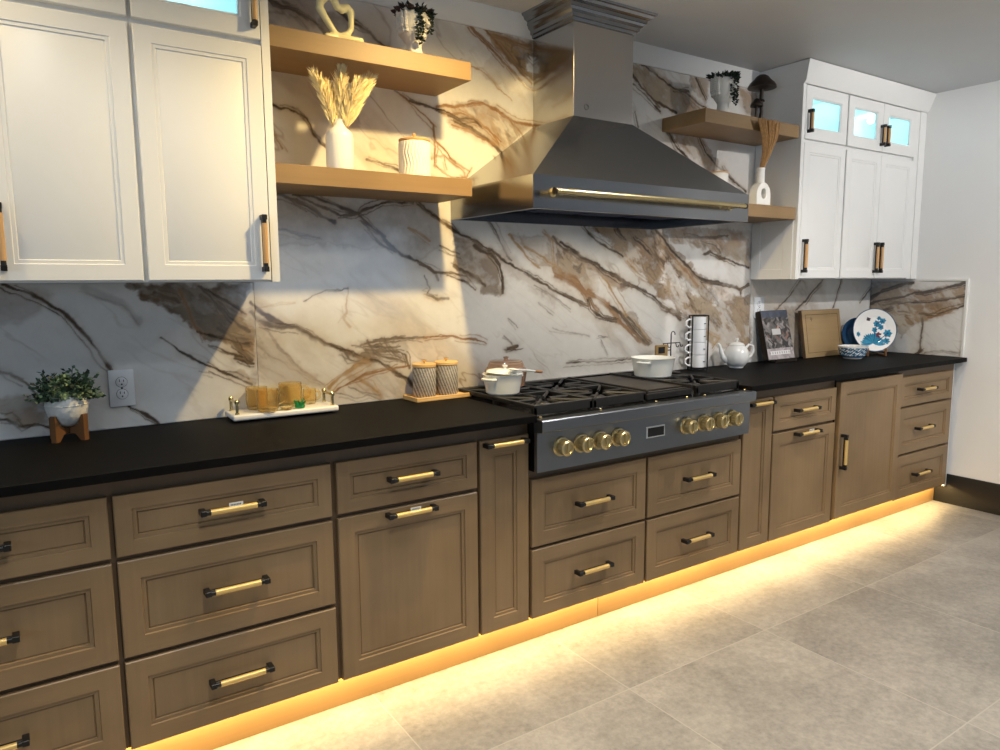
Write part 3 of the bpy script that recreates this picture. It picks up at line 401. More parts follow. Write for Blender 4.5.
def grid_obj(name,nx,nz,pos,colour,mat,thick):
    """a slab whose front is an nx by nz grid: pos(u,v) -> xyz arrays, colour -> rgb; thick = vector to the back face"""
    u,v=np.meshgrid(np.linspace(0,1,nx),np.linspace(0,1,nz)); u=u.ravel(); v=v.ravel()
    co=np.stack(pos(u,v),1); n=co.shape[0]
    corner=[0,nx-1,n-1,n-nx]; back=co[corner]+np.array(thick)
    allco=np.vstack([co,back])
    i=(np.arange(nz-1)[:,None]*nx+np.arange(nx-1)[None,:]).ravel()
    quads=np.stack([i,i+1,i+nx+1,i+nx],1)
    b=[n,n+1,n+2,n+3]
    bottom=list(range(0,nx))+[b[1],b[0]]; right=list(range(nx-1,n,nx))+[b[2],b[1]]
    top=list(range(n-1,n-nx-1,-1))+[b[3],b[2]]; left=list(range(n-nx,-1,-nx))+[b[0],b[3]]
    polys=[bottom[::-1],right[::-1],top[::-1],left[::-1],[b[0],b[1],b[2],b[3]][::-1]]
    loops=np.concatenate([quads.ravel()]+[np.array(p) for p in polys])
    tot=np.concatenate([np.full(len(quads),4),[len(p) for p in polys]]).astype(int); st=np.concatenate([[0],np.cumsum(tot)[:-1]])
    me=bpy.data.meshes.new(name); me.vertices.add(len(allco)); me.vertices.foreach_set('co',allco.astype(np.float32).ravel())
    me.loops.add(len(loops)); me.loops.foreach_set('vertex_index',loops.astype(np.int32))
    me.polygons.add(len(tot)); me.polygons.foreach_set('loop_start',st.astype(np.int32)); me.polygons.foreach_set('loop_total',tot.astype(np.int32))
    me.update(calc_edges=True); me.validate()
    c=colour(u,v,co); c=np.vstack([c,c[corner]]); at=me.color_attributes.new('Col','FLOAT_COLOR','POINT')
    at.data.foreach_set('color',np.hstack([c,np.ones((len(c),1))]).astype(np.float32).ravel())
    me.materials.append(M[mat]); o=bpy.data.objects.new(name,me); COL.objects.link(o); return o
def slab(x0,x1,z0,z1,seed,label,res=.0031):
    o=grid_obj('marble_slab',int((x1-x0)/res),int((z1-z0)/res),lambda u,v:(x0+u*(x1-x0),u*0,z0+v*(z1-z0)),
        lambda u,v,co:marble_colour(co[:,0],co[:,2],VEINS,FIELDS,seed),'marble',(0,.012,0))
    return tag(o,label,'backsplash','veined marble backsplash slabs')
ZC=.92
slab(-1.3,1.0547,ZC,1.3953,3,'marble backsplash slab under the left white cabinets, behind the potted plant')
slab(1.0553,3.838,ZC,2.4275,5,'tall marble backsplash slab behind the range hood and the wooden shelves')
slab(3.840,5.092,ZC,1.3953,7,'marble backsplash slab under the right white cabinet, behind the cutting board')
o=grid_obj('marble_slab',160,130,lambda u,v:(5.0935+u*0,-.001-u*.580,ZC+v*(1.379-ZC)),lambda u,v,co:marble_colour(-co[:,1],co[:,2],RVEINS,RFIELDS,9),'marble',(.012,0,0))
tag(o,'marble backsplash slab turning onto the white right wall at the counter end','backsplash','veined marble backsplash slabs')
# ------------------------------------------------------------------ setting
XR=5.1055; XL=-2.6; YF=-5.2; H=2.5135
sbox('floor',(XL-.1,YF-.1,-.05),(XR+.1,.112,0),'floor')
sbox('ceiling',(XL-.1,YF-.1,H),(XR+.1,.112,H+.06),'ceil')
sbox('wall_back',(XL-.1,.012,0),(XR+.1,.112,H),'wall')
sbox('wall_right',(XR,YF,0),(XR+.1,.012,H),'wall')
mb=MB(); ly0,ly1,lz0,lz1=-4.3,-2.3,.85,2.1
for a,b in [((XL-.1,YF,0),(XL,ly0,H)),((XL-.1,ly1,0),(XL,.012,H)),((XL-.1,ly0,0),(XL,ly1,lz0)),((XL-.1,ly0,lz1),(XL,ly1,H))]: mb.box(a,b)
struct(mb.build('wall_left','dim'))
mb=MB()
for a,b in [((XL-.08,ly0,lz0),(XL-.02,ly0+.05,lz1)),((XL-.08,ly1-.05,lz0),(XL-.02,ly1,lz1)),((XL-.08,ly0+.05,lz0),(XL-.02,ly1-.05,lz0+.05)),((XL-.08,ly0+.05,lz1-.05),(XL-.02,ly1-.05,lz1)),((XL-.075,-3.32,lz0+.05),(XL-.025,-3.28,lz1-.05))]: mb.box(a,b)
struct(mb.build('added_window_2','trimw'))  # added window in the unseen left wall, put in to light the right wall
# front wall with a window opening
mb=MB(); wx0,wx1,wz0,wz1=2.3,4.3,.95,2.05
for a,b in [((XL,YF-.1,0),(wx0,YF,H)),((wx1,YF-.1,0),(XR,YF,H)),((wx0,YF-.1,0),(wx1,YF,wz0)),((wx0,YF-.1,wz1),(wx1,YF,H))]: mb.box(a,b)
struct(mb.build('wall_front','dim'))
mb=MB()
for a,b in [((wx0,YF-.08,wz0),(wx0+.05,YF-.02,wz1)),((wx1-.05,YF-.08,wz0),(wx1,YF-.02,wz1)),((wx0+.05,YF-.08,wz0),(wx1-.05,YF-.02,wz0+.05)),((wx0+.05,YF-.08,wz1-.05),(wx1-.05,YF-.02,wz1)),((3.28,YF-.075,wz0+.05),(3.32,YF-.025,wz1-.05))]: mb.box(a,b)
struct(mb.build('window_1','trimw'))
# crown trim on the back wall between marble and ceiling
mb=MB(); mb.prism([(1.066,.012,2.4275),(1.066,-.006,2.4275),(1.066,-.010,2.45),(1.066,-.030,2.505),(1.066,-.030,H),(1.066,.012,H)],(3.831-1.066,0,0)); struct(mb.build('trim_1','trimw'))
# edge trim of the marble return
mb=MB(); mb.box((5.089,-.594,ZC),(XR,-.5815,1.392)); mb.box((5.089,-.5815,1.380),(XR,-.33,1.392)); struct(mb.build('trim_2','trimw'))
mb=MB(); mb.prism([(XR,0,0),(XR-.014,0,0),(XR-.014,0,.172),(XR-.006,0,.185),(XR,0,.185)],(0,YF+.0,0)); struct(mb.build('baseboard_right','basebd'))
# ------------------------------------------------------------------ countertops
mb=MB(); mb.box((-1.3,-.62,.8937),(1.853,-.001,ZC),0,.002); tag(mb.build('countertop','counter'),'black stone countertop left of the range, holding the potted plant and tray','countertop','black stone countertops')
mb=MB(); mb.box((3.050,-.62,.8937),(5.0925,-.001,ZC),0,.002); tag(mb.build('countertop','counter'),'black stone countertop right of the range, holding teapot, cutting board and plates','countertop','black stone countertops')
# ------------------------------------------------------------------ base cabinets
YD=-.578; YFR=-.559
def handle(parent,c,L,vertical=False,mats=('black','grip'),d=.030,rad=.0072):
    """bar handle in front of y=c[1]; grip in the middle, black posts and end caps"""
    mb=MB(); x,y,z=c; h=L/2; g=h*.70
    def P(t,o): return (x,y-o,z+t) if vertical else (x+t,y-o,z)
    def bx(t0,t1,o0,o1,w,mi,bev):
        if vertical: mb.box((x-w,y-o1,z+t0),(x+w,y-o0,z+t1),mi,bev)
        else: mb.box((x+t0,y-o1,z-w),(x+t1,y-o0,z+w),mi,bev)
    for s in(-1,1):
        a,b=sorted((s*h,s*(h-.016))); bx(a,b,0,d+.007,.0078,0,.0015)
        mb.cyl(P(s*(g-.002),d),P(s*(h-.004),d),rad,rad,14,0)
    mb.cyl(P(-g,d),P(g,d),rad*1.18,rad*1.18,16,1)
    bx(-h+.010,h-.010,d-.014,d-.004,.0066,0,.001)
    return mb.build('handle',list(mats),parent)
def sticker(parent,x,y,z):
    mb=MB(); mb.box((x-.019,y-.0045,z-.006),(x+.019,y-.004,z+.006),0)
    for i in range(7): mb.box((x-.015+i*.0042,y-.0049,z-.002),(x-.0125+i*.0042,y-.0045,z+.002),1)
    o=mb.build('sticker',['sticker','ink'],parent); o['label']='small white paper sticker'; return o
def base_cabinet(x0,x1,label,fronts,stile_l=.006,stile_r=.006,top=.8937,carc=True,group='taupe base cabinets',yd=YD):
    """fronts: (kind,xa,xb,za,zb,handle spec) in world numbers; handle spec (orientation, x, z, length, sticker)"""
    t=thing('base_cabinet',label,'cabinet',(x0,0,0),0,group)
    mb=MB(); mb.box((0,YFR,.1373),(x1-x0,-.003,top),0)
    mb.build('carcass','frame',t)
    for kind,xa,xb,za,zb,hs in fronts:
        mb=MB(); fr=.052 if min(xb-xa,zb-za)>.2 else (.045 if zb-za>.17 else .042)
        mb.front(xa-x0,xb-x0,za,zb,yd,t=YFR-yd-.0005,fr=min(fr,(xb-xa)*.27),frt=fr if zb-za>.2 else .040)
        f=mb.build(kind,['stile','rail','stile' if kind=='door' else 'rail'],t)
        if hs:
            o,hx,hz,L,stk=hs; handle(f,(hx-x0,yd+.001,hz),L,o=='v')
            if stk: sticker(f,hx-x0+.005,yd-.028,hz+.013)
    return t
def dr(xa,xb,za,zb,stk=False,hx=None): return ('drawer',xa,xb,za,zb,('h',(xa+xb)/2 if hx is None else hx,(za+zb)/2+.004,.178,stk))
base_cabinet(-.105,.5065,'taupe three-drawer base cabinet cut off by the left picture edge',[dr(-.098,.500,.680,.8463),dr(-.098,.500,.400,.666),dr(-.098,.500,.1373,.386)])
base_cabinet(.5065,1.1105,'taupe three-drawer base cabinet below the white tray, sticker on its top handle',[dr(.513,1.1014,.680,.8463,True),dr(.513,1.1014,.400,.666),dr(.513,1.1014,.1373,.386)])
base_cabinet(1.1105,1.632,'taupe base cabinet with one drawer over a door, left of the range',[dr(1.1192,1.6263,.682,.8463),('door',1.1192,1.6263,.1373,.668,('h',1.365,.651,.178,True))])
base_cabinet(1.632,1.8535,'narrow taupe pull-out cabinet directly left of the range',[('door',1.6383,1.8463,.1373,.8463,('h',1.738,.829,.178,False))])
base_cabinet(1.8535,3.0515,'wide taupe four-drawer base cabinet under the range top',[dr(1.8612,2.4428,.415,.6725),dr(1.8612,2.4428,.1373,.403),dr(2.4556,3.0457,.415,.6725),dr(2.4556,3.0457,.1373,.403)],top=.7055)
base_cabinet(3.0515,3.2757,'narrow taupe pull-out cabinet directly right of the range',[('door',3.058,3.2698,.1373,.8463,('h',3.160,.829,.178,False))])
base_cabinet(3.2757,3.800,'taupe base cabinet with one drawer over a door, right of the range',[dr(3.2814,3.7925,.679,.8463,False,3.52),('door',3.2814,3.7925,.1373,.665,('h',3.535,.648,.19,True))])
# panelled undercounter fridge, a little proud of its neighbours
t=thing('undercounter_fridge','taupe panelled undercounter fridge with a tall vertical handle on its left','fridge',(3.8,0,0))
mb=MB(); mb.box((.003,-.565,.1373),(.612,-.003,.8925),0); mb.build('body','dark',t)
mb=MB(); mb.front(.004,.608,.152,.872,-.594,t=.028,fr=.056); f=mb.build('door',['stile','rail','stile'],t); handle(f,(.030,-.593,.511),.185,True)
base_cabinet(4.4145,5.068,'taupe three-drawer base cabinet at the right end, beside the white wall',[dr(4.4215,5.0231,.678,.8463,False,4.69),dr(4.4215,5.0231,.402,.666,False,4.69),dr(4.4215,5.0231,.1373,.388,False,4.69)])
sbox('trim_3',(5.0685,-.553,.112),(5.0905,-.003,.892),'trimw')
# toe kick boards
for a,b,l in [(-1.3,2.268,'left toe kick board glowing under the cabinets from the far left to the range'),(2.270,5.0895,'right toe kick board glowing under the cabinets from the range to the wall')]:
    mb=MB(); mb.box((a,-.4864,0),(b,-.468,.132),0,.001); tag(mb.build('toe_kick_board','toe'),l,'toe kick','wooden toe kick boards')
# ------------------------------------------------------------------ range top
R=thing('gas_range_top','wide steel gas range top with brass knobs and black grates','range top',(1.855,0,0))
w=1.19
mb=MB(); mb.box((.003,-.60,.7065),(w-.004,-.012,.905),0); mb.build('body','enamel',R)
mb=MB(); mb.prism([(0,-.60,.708),(0,-.617,.708),(0,-.617,.852),(0,-.600,.865)],(w,0,0)); mb.build('control_panel','steelp',R)
mb=MB(); mb.prism([(-.002,-.600,.903),(-.002,-.646,.903),(-.002,-.650,.899),(-.002,-.650,.862),(-.002,-.646,.858),(-.002,-.600,.858)],(w,0,0)); mb.build('bullnose','steelp',R)
mb=MB(); mb.box((.0,-.03,.905),(w-.002,-.001,.942),0,.002); mb.build('backguard','enamel',R)
mb=MB(); mb.box((.543,-.6205,.766),(.646,-.616,.812),1,.001); mb.box((.549,-.6215,.771),(.640,-.6204,.807),0); mb.build('display',['dark','silver'],R)
for kx in [1.962,2.058,2.148,2.244,2.628,2.732,2.826,2.920]:
    x=kx-1.855; z=.792
    mb=MB(); mb.lathe([(0,0),(.036,0),(.037,.004),(.034,.010),(.029,.011),(.029,.006),(0,.006)],(x,-.617,z),28,0,(0,-1,0)); b=mb.build('knob_bezel','bronze',R)
    mb=MB(); mb.lathe([(.021,.004),(.021,.014),(.0285,.018),(.0285,.043),(.024,.047),(.020,.047),(.018,.043),(0,.043)],(x,-.617,z),28,0,(0,-1,0))
    mb.box((x-.0035,-.617-.049,z-.020),(x+.0035,-.617-.042,z+.020),0,.001)
    for k in range(18):
        a=2*PI*k/18; mb.cyl((x+.0282*math.cos(a),-.617-.020,z+.0282*math.sin(a)),(x+.0282*math.cos(a),-.617-.042,z+.0282*math.sin(a)),.0016,None,6)
    mb.build('knob','bronze',b)
for bx in (.012,.30,.60,.78,.89,1.16):                 # small brass screws along the front lip
    mb=MB(); mb.lathe([(0,.006),(.004,.0055),(.006,.003),(.0065,0)],(bx+.02,-.594,.903),10); mb.build('screw','brass',R)
def grate(x0,x1):
    y0,y1,z1=-.562,-.045,.945; mb=MB(); b=.007
    for y in (y0,y1,(y0+y1)/2): mb.box((x0,y-b,z1-.016),(x1,y+b,z1),0,.002)
    for x in (x0+b,x1-b): mb.box((x-b,y0,z1-.016),(x+b,y1,z1),0,.002)
    mb.box((x0,y0-b,.908),(x1,y0-b+.010,z1-.012),0,.002)
    for yc in (-.433,-.174):
        xc=(x0+x1)/2
        for k in range(8):
            a=PI/4*k; r0=.035; dx,dy=math.cos(a),math.sin(a)
            r1=min((x1-x0)/2/abs(dx) if abs(dx)>1e-3 else 9,.128/abs(dy) if abs(dy)>1e-3 else 9)
            p=Vector((xc+dx*r0,yc+dy*r0,z1-.006)); q=Vector((xc+dx*r1,yc+dy*r1,z1-.006)); mb.tube([p,q],.0062,6,0)
    for x in (x0+b,x1-b):
        for y in (y0,y1,(y0+y1)/2): mb.box((x-b,y-b,.905),(x+b,y+b,z1-.01),0)
    o=mb.build('grate','iron',R)
    for yc in (-.433,-.174):
        mb=MB(); c=((x0+x1)/2,yc,.9045); mb.lathe([(0,.022),(.026,.022),(.030,.018),(.030,.013),(.044,.012),(.046,.004),(.046,0)],c,24); mb.build('burner','black',R)
for a,b in ((.020,.302),(.306,.588),(.886,1.170)): grate(a,b)
mb=MB(); x0,x1=.600,.874
mb.box((x0,-.562,.906),(x1,-.05,.934),1,.003); mb.box((x0+.012,-.515,.934),(x1-.012,-.065,.941),0,.002); mb.box((x0+.02,-.552,.934),(x1-.02,-.530,.938),1,.001)
for s in (x0,x1-.012): mb.box((s,-.562,.934),(s+.012,-.05,.950),1,.002)
mb.build('griddle',['griddle','iron'],R)
# ------------------------------------------------------------------ hood
Hd=thing('range_hood','large pyramid stainless steel range hood with a brass rail','range hood',(1.87,0,1.6457))
def hz(z): return z-1.6457
X1=1.172; yb=-.5726; zb,zt=0,hz(1.7623)
mb=MB(); bm=mb.bm
def pv(*p): return bm.verts.new(p)
# band: outer and inner walls, open below
o0=[pv(0,-.001,zb),pv(0,yb,zb),pv(X1,yb,zb),pv(X1,-.001,zb)]; o1=[pv(0,-.001,zt),pv(0,yb,zt),pv(X1,yb,zt),pv(X1,-.001,zt)]
i0=[pv(.022,-.022,zb),pv(.022,yb+.022,zb),pv(X1-.022,yb+.022,zb),pv(X1-.022,-.022,zb)]; i1=[pv(.022,-.022,zb+.075),pv(.022,yb+.022,zb+.075),pv(X1-.022,yb+.022,zb+.075),pv(X1-.022,-.022,zb+.075)]
for A,B in ((o0,o1),(i0,i1),(o0,i0)):
    for k in range(4): bm.faces.new([A[k],A[(k+1)%4],B[(k+1)%4],B[k]])
bm.faces.new(i1); bm.faces.new(o1)
mb.build('hood_band','steel',Hd,20)
mb=MB(); bm=mb.bm; zc=hz(2.0611); cl,cr,cy=2.2926-1.87,2.623-1.87,-.279
s0=[pv(.004,-.001,zt),pv(.004,yb+.004,zt),pv(X1-.004,yb+.004,zt),pv(X1-.004,-.001,zt)]; s1=[pv(cl,-.001,zc),pv(cl,cy,zc),pv(cr,cy,zc),pv(cr,-.001,zc)]
for k in range(4): bm.faces.new([s0[k],s0[(k+1)%4],s1[(k+1)%4],s1[k]])
bm.faces.new(s1); bm.faces.new(s0)
mb.build('canopy','steel',Hd,20)
mb=MB(); mb.box((cl+.001,cy+.001,zc-.006),(cr-.001,-.001,hz(2.46)),0,.0015); mb.build('chimney','steelv',Hd,20)
mb=MB(); mb.lathe([(.0085,0),(.0105,.0012),(.0125,0)],(2.362-1.87,cy-.0002,hz(2.103)),24,0,(0,-1,0)); mb.build('emblem','steel',Hd)
# crown swept round three sides
prof=[(0,2.428),(.006,2.430),(.008,2.440),(.014,2.443),(.016,2.455),(.026,2.463),(.030,2.472),(.033,2.474),(.034,2.486),(.046,2.492),(.052,2.502),(.058,2.505),(.060,2.513),(0,2.513)]
mb=MB(); bm=mb.bm; rings=[]
for px,py,dx,dy in [(cl,-.001,-1,0),(cl,cy,-1,-1),(cr,cy,1,-1),(cr,-.001,1,0)]:
    rings.append([pv(px+dx*d*1.35,py+dy*d,hz(z)) for d,z in prof])
for A,B in zip(rings,rings[1:]):
    for k in range(len(prof)-1): bm.faces.new([A[k],A[k+1],B[k+1],B[k]])
bm.faces.new(rings[0]); bm.faces.new(rings[-1])
mb.build('crown','steel',Hd,20)
mb=MB(); 
for k in range(4):
    xa=.03+k*.278; mb.box((xa,yb+.04,zb+.045),(xa+.268,-.09,zb+.060),0,.002)
    for j in range(9): mb.box((xa+.012+j*.0285,yb+.05,zb+.040),(xa+.026+j*.0285,-.10,zb+.046),0,.001)
mb.build('baffle_filter','filter',Hd)
mb=MB(); yr=yb-.052; zr=hz(1.703); mb.tube([(.055,yr,zr),(X1-.085,yr,zr)],.0105,20,0); mb.tube([(.052,yr,zr),(.060,yr,zr)],.0115,20,1); mb.tube([(X1-.091,yr,zr),(X1-.083,yr,zr)],.0115,20,1)
rl=mb.build('rail',['brass','bronzed'],Hd); rl['label']='long brass rail'
for x in (.085,X1-.125):
    mb=MB(); mb.lathe([(.016,0),(.016,.004),(.009,.008),(.009,.05)],(x,yb+.0005,zr),18,0,(0,-1,0)); mb.build('rail_post','brass',rl)
# ------------------------------------------------------------------ wall cabinets
YU=-.284; YC=-.265; ZU=1.3953; ZT=2.405
def carcass(mb,x0,x1,z0,z1,zsplit,y=YC):
    """solid lower box; open lit box above zsplit"""
    mb.box((x0,y,z0),(x1,-.0015,zsplit),0)
    mb.box((x0,y,zsplit),(x0+.018,-.0015,z1),0); mb.box((x1-.018,y,zsplit),(x1,-.0015,z1),0)
    mb.box((x0+.018,-.014,zsplit),(x1-.018,-.0015,z1-.018),0); mb.box((x0+.018,y,z1-.018),(x1-.018,-.0015,z1),0)
def glass_door(t,x0,x1,z0,z1,hx,hmat=('black','gripw')):
    mb=MB(); mb.frame(x0,x1,z0,z1,YU,.0185,.056); d=mb.build('glass_door','white',t)
    mb=MB(); mb.box((x0+.060,YU+.009,z0+.060),(x1-.060,YU+.013,z1-.060)); mb.build('pane','glass',d)
    handle(d,(hx,YU+.001,z0+.088),.118,True,hmat,.026,.0065); return d
def wdoor(t,x0,x1,z0,z1,hx,hz=1.516):
    mb=MB(); mb.front(x0,x1,z0,z1,YU,t=.0185,fr=.046,depth=.005); d=mb.build('door','white',t)
    handle(d,(hx,YU+.001,hz),.178,True,('black','gripw'),.026,.0068); return d
def lamp(kind,name,loc,energy,col,size=.1,rot=(0,0,0),**k):
    L=bpy.data.lights.new(name,kind); L.energy=energy; L.color=col
    if kind=='AREA':
        L.size=size
        if 'sy' in k: L.shape='RECTANGLE'; L.size_y=k['sy']
        if 'spread' in k: L.spread=k['spread']
    else: L.shadow_soft_size=size
    if kind=='SPOT': L.spot_size=k.get('cone',2.2); L.spot_blend=k.get('blend',.6)
    o=bpy.data.objects.new(name,L); COL.objects.link(o); o.location=loc; o.rotation_euler=rot; return o
G='white wall cabinets'
t=thing('wall_cabinet','white wall cabinet cut off by the left picture edge, pair of tall panelled doors','cabinet',(-.066,0,0),0,G); b=-.066
mb=MB(); carcass(mb,0,.670+.066,ZU,2.44,2.165); mb.build('carcass','white',t)
wdoor(t,-.058-b,.291-b,1.4,2.1215,.262-b); wdoor(t,.303-b,.6637-b,1.4,2.1215,.326-b)
glass_door(t,-.058-b,.291-b,2.138,2.43,.264-b); glass_door(t,.303-b,.6637-b,2.138,2.43,.331-b)
b=.6705
t=thing('wall_cabinet','white wall cabinet next to the oak shelves, with one tall panelled door','cabinet',(b,0,0),0,G)
mb=MB(); carcass(mb,0,1.0637-b,ZU,2.44,2.165); mb.build('carcass','white',t)
mb=MB(); mb.box((1.0385-b,-.2845,ZU),(1.0637-b,YC-.0005,2.44)); mb.build('end_stile','white',t)
wdoor(t,.6766-b,1.0365-b,1.4,2.1215,1.0145-b); glass_door(t,.6766-b,1.0365-b,2.138,2.43,1.0145-b)
mb=MB(); mb.prism([(-.066,-.002,2.4405),(-.066,-.285,2.4405),(-.066,-.292,2.452),(-.066,-.330,H-.004),(-.066,-.002,H-.004)],(1.0637+.066,0,0)); tag(mb.build('crown_moulding','white'),'white crown moulding along the top of the left wall cabinets','moulding','white crown mouldings')
b=3.831
t=thing('wall_cabinet','white wall cabinet in the right corner with three small lit glass doors','cabinet',(b,0,0),0,G)
mb=MB(); carcass(mb,0,5.1045-b,ZU,ZT,2.158); mb.box((.405,YC,2.158),(.437,-.014,ZT-.018)); mb.box((5.000-b,YC,2.158),(5.1045-b-.018,-.014,ZT-.018)); mb.build('carcass','white',t)
mb=MB(); mb.box((0,-.284,ZU),(.026,YC-.0005,ZT)); mb.build('end_stile','white',t)
mb=MB(); mb.box((4.990-b,-.278,ZU),(5.1045-b,YC-.0005,ZT)); mb.build('end_stile','white',t)
mb=MB(); mb.box((5.035-b,-.284,ZU),(5.1045-b,-.2782,ZT)); mb.build('filler_strip','white',t)
# panelled left side
mb=MB()
for a,c in [((-.006,-.262,ZU),(-.0003,-.205,1.705)),((-.006,-.060,ZU),(-.0003,-.003,1.705)),((-.006,-.205,ZU),(-.0003,-.060,1.450))]: mb.box(a,c,0,.001)
mb.build('side_panel','white',t)
for x0,x1,hx in [(3.862,4.247,3.886),(4.260,4.6155,4.594),(4.6195,4.985,4.642)]:
    wdoor(t,x0-b,x1-b,1.4,2.110,hx-b,1.519); glass_door(t,x0-b,x1-b,2.131,2.402,hx-b)
mb=MB(); mb.prism([(0,0,ZT),(0,-.286,ZT),(0,-.296,ZT+.012),(0,-.332,H-.004),(0,0,H-.004)],(5.1045-b,0,0)); 
mb.bm.verts.ensure_lookup_table()
for v in mb.bm.verts:
    if v.co.x<.01 and v.co.z>ZT+.05: v.co.x-=.03
o=mb.build('crown_moulding','white'); o.location=(b,-.002,.0008); tag(o,'white crown moulding along the top of the right corner wall cabinet','moulding','white crown mouldings')
CY=(.36,.86,1.0)
for x,e in [(.115,.9),(.48,.9),(.87,1.1),(4.05,1.5),(4.44,1.5),(4.80,1.5)]:
    lamp('POINT','cabinet_light',(x,-.10,2.375 if x<3 else 2.36),e,CY,.02)
# ------------------------------------------------------------------ oak shelves
def shelf(x0,x1,z0,z1,label,y0=-.274):
    mb=MB(); mb.box((x0,y0,z0),(x1,-.001,z1),0,.0012); tag(mb.build('floating_shelf','oak'),label,'shelf','floating oak shelves')
shelf(1.065,1.807,2.1285,2.1926,'upper oak shelf left of the hood, holding the looped figure')
shelf(1.065,1.807,1.7099,1.7727,'lower oak shelf left of the hood, holding the pampas vase')
shelf(3.094,3.8245,2.1285,2.1926,'upper oak shelf right of the hood, holding the mushroom figure')
shelf(3.094,3.8245,1.7099,1.7727,'lower oak shelf right of the hood, holding the white arch vase')
# ------------------------------------------------------------------ things on the shelves
S1=2.1926+.0003; S2=1.7727+.0003; ZK=ZC+.0003
def arc(c,r,a0,a1,n,plane='xz'):
    out=[]
    for i in range(n+1):
        a=a0+(a1-a0)*i/n; p=r*math.cos(a); q=r*math.sin(a)
        out.append((c[0]+p,c[1],c[2]+q) if plane=='xz' else (c[0]+p,c[1]+q,c[2]) if plane=='xy' else (c[0],c[1]+p,c[2]+q))
    return out
# looped seated figure
mb=MB()
def limb(pts,rs,mbx=mb):
    mbx.tube(pts,rs,12)
    for p,r in zip(pts,rs): mbx.ell(p,r*1.0,0,10,8)
limb([(-.004,0,.018),(-.022,0,.042),(-.044,.0,.072),(-.060,.004,.100),(-.056,.006,.122),(-.034,.008,.142),(-.010,.008,.165)],[.011,.011,.012,.014,.014,.013,.013])
limb([(.008,0,.020),(.036,0,.034),(.048,.002,.052),(.050,.004,.082),(.050,.006,.108),(.038,.006,.120),(.016,.008,.116)],[.011,.010,.010,.010,.013,.013,.011])
limb([(-.010,.008,.165),(-.010,.004,.138),(.0,.000,.112),(.016,.0,.106),(.030,.004,.116)],[.016,.013,.012,.012,.012])
limb([(-.008,.008,.190),(-.010,.008,.170)],[.024,.014])
limb([(.0,.0,.020),(.03,-.010,.014),(.074,-.016,.0125)],[.013,.0115,.011]); limb([(-.01,0,.016),(-.042,-.008,.012)],[.014,.010])
mb.box((-.03,-.016,.0),(.03,.016,.008),0,.002)
o=mb.build('abstract_figure','cream',None,60,(1.315,-.222,S1)); md=o.modifiers.new('Remesh','REMESH'); md.mode='VOXEL'; md.voxel_size=.004; md.use_smooth_shade=True
tag(o,'cream looped abstract seated figure on the upper left oak shelf','sculpture')
def chain(mb,p0,n,step,sag,mis,L=.016,w=.011,drift=(0,0)):
    p=Vector(p0)
    for i in range(n):
        for k in range(3):
            a=random.uniform(0,2*PI); mb.leaf(p+Vector((math.cos(a),math.sin(a),0))*.003,(math.cos(a),math.sin(a)-.2,random.uniform(-.4,.5)),L*random.uniform(.7,1.1),w,random.choice(mis))
        p+=Vector((drift[0]*step,drift[1]*step,-sag*step))
def head_planter(label,loc,rz,purple):
    t=thing('head_planter',label,'planter',loc,rz)
    mb=MB()
    mb.lathe([(0,0),(.036,0),(.037,.006),(.032,.016),(.027,.045),(.028,.058),(.034,.066),(.044,.082),(.052,.104),(.057,.134),(.056,.160),(.050,.172),(.046,.174),(.044,.165),(0,.160)],(0,0,0),36)
    # nose, brow, lips and chin on the front
    mb.prism([(.0,-.057,.146),(.0,-.071,.117),(.0,-.055,.112)],(.0,0,0)) if False else None
    mb.tube([(0,-.054,.150),(0,-.060,.134),(0,-.067,.120),(0,-.060,.113)],[.005,.006,.009,.005],10)
    for s in(-1,1):
        mb.tube([(s*.008,-.057,.150),(s*.022,-.055,.154),(s*.034,-.047,.149)],[.003,.0042,.002],8)
        mb.ell((s*.021,-.051,.141),(.009,.005,.0055),0,10,8)
        mb.ell((s*.057,0,.130),(.006,.011,.016),0,10,8)
    mb.ell((0,-.053,.103),(.013,.006,.0035),0,10,6); mb.ell((0,-.051,.097),(.011,.006,.0035),0,10,6); mb.ell((0,-.042,.085),(.014,.010,.010),0,10,8)
    # curls over the sides and back
    for i in range(9):
        for j in range(14):
            th=-.15+ (j/13)*(PI+.3); z=.098+i*.0095; r=.0565 if z>.11 else .051
            mb.ell((r*math.cos(th),r*math.sin(th)*1.0,z),.0075,0,7,5)
    mb.build('head','bisque',t)
    mb=MB(); mi=[1,0] if purple else [0]
    for k in range(170):
        a=random.uniform(0,2*PI); r=.064*math.sqrt(random.random()); p=(r*math.cos(a),r*math.sin(a),.168+random.uniform(0,.018))
        m=random.choice(mi) if r*math.cos(a)<.02 or not purple else 0
        mb.leaf(p,(math.cos(a)*.9,math.sin(a)*.9,random.uniform(.1,1)),.026*random.uniform(.7,1.15),.017,m)
    for a,n in ([(-2.2,13),(-2.06,12),(-1.3,8),(-1.1,7),(-.8,5)] if purple else [(-1.75,9),(-1.45,13),(-1.2,12),(-.6,6)]):
        for rep in range(2): chain(mb,(.060*math.cos(a),.060*math.sin(a),.172),n,.0105,1,[0])
    mb.build('trailing_plant',['leafd','leafp'],t); return t
t=head_planter('white head-shaped planter with dark trailing plant on the upper left oak shelf',(1.617,-.190,S1),.45,True); t.scale=(1,1,.90)
t=head_planter('white head-shaped planter with dark trailing plant beside the mushroom figure',(3.305,-.20,S1),.1,False)
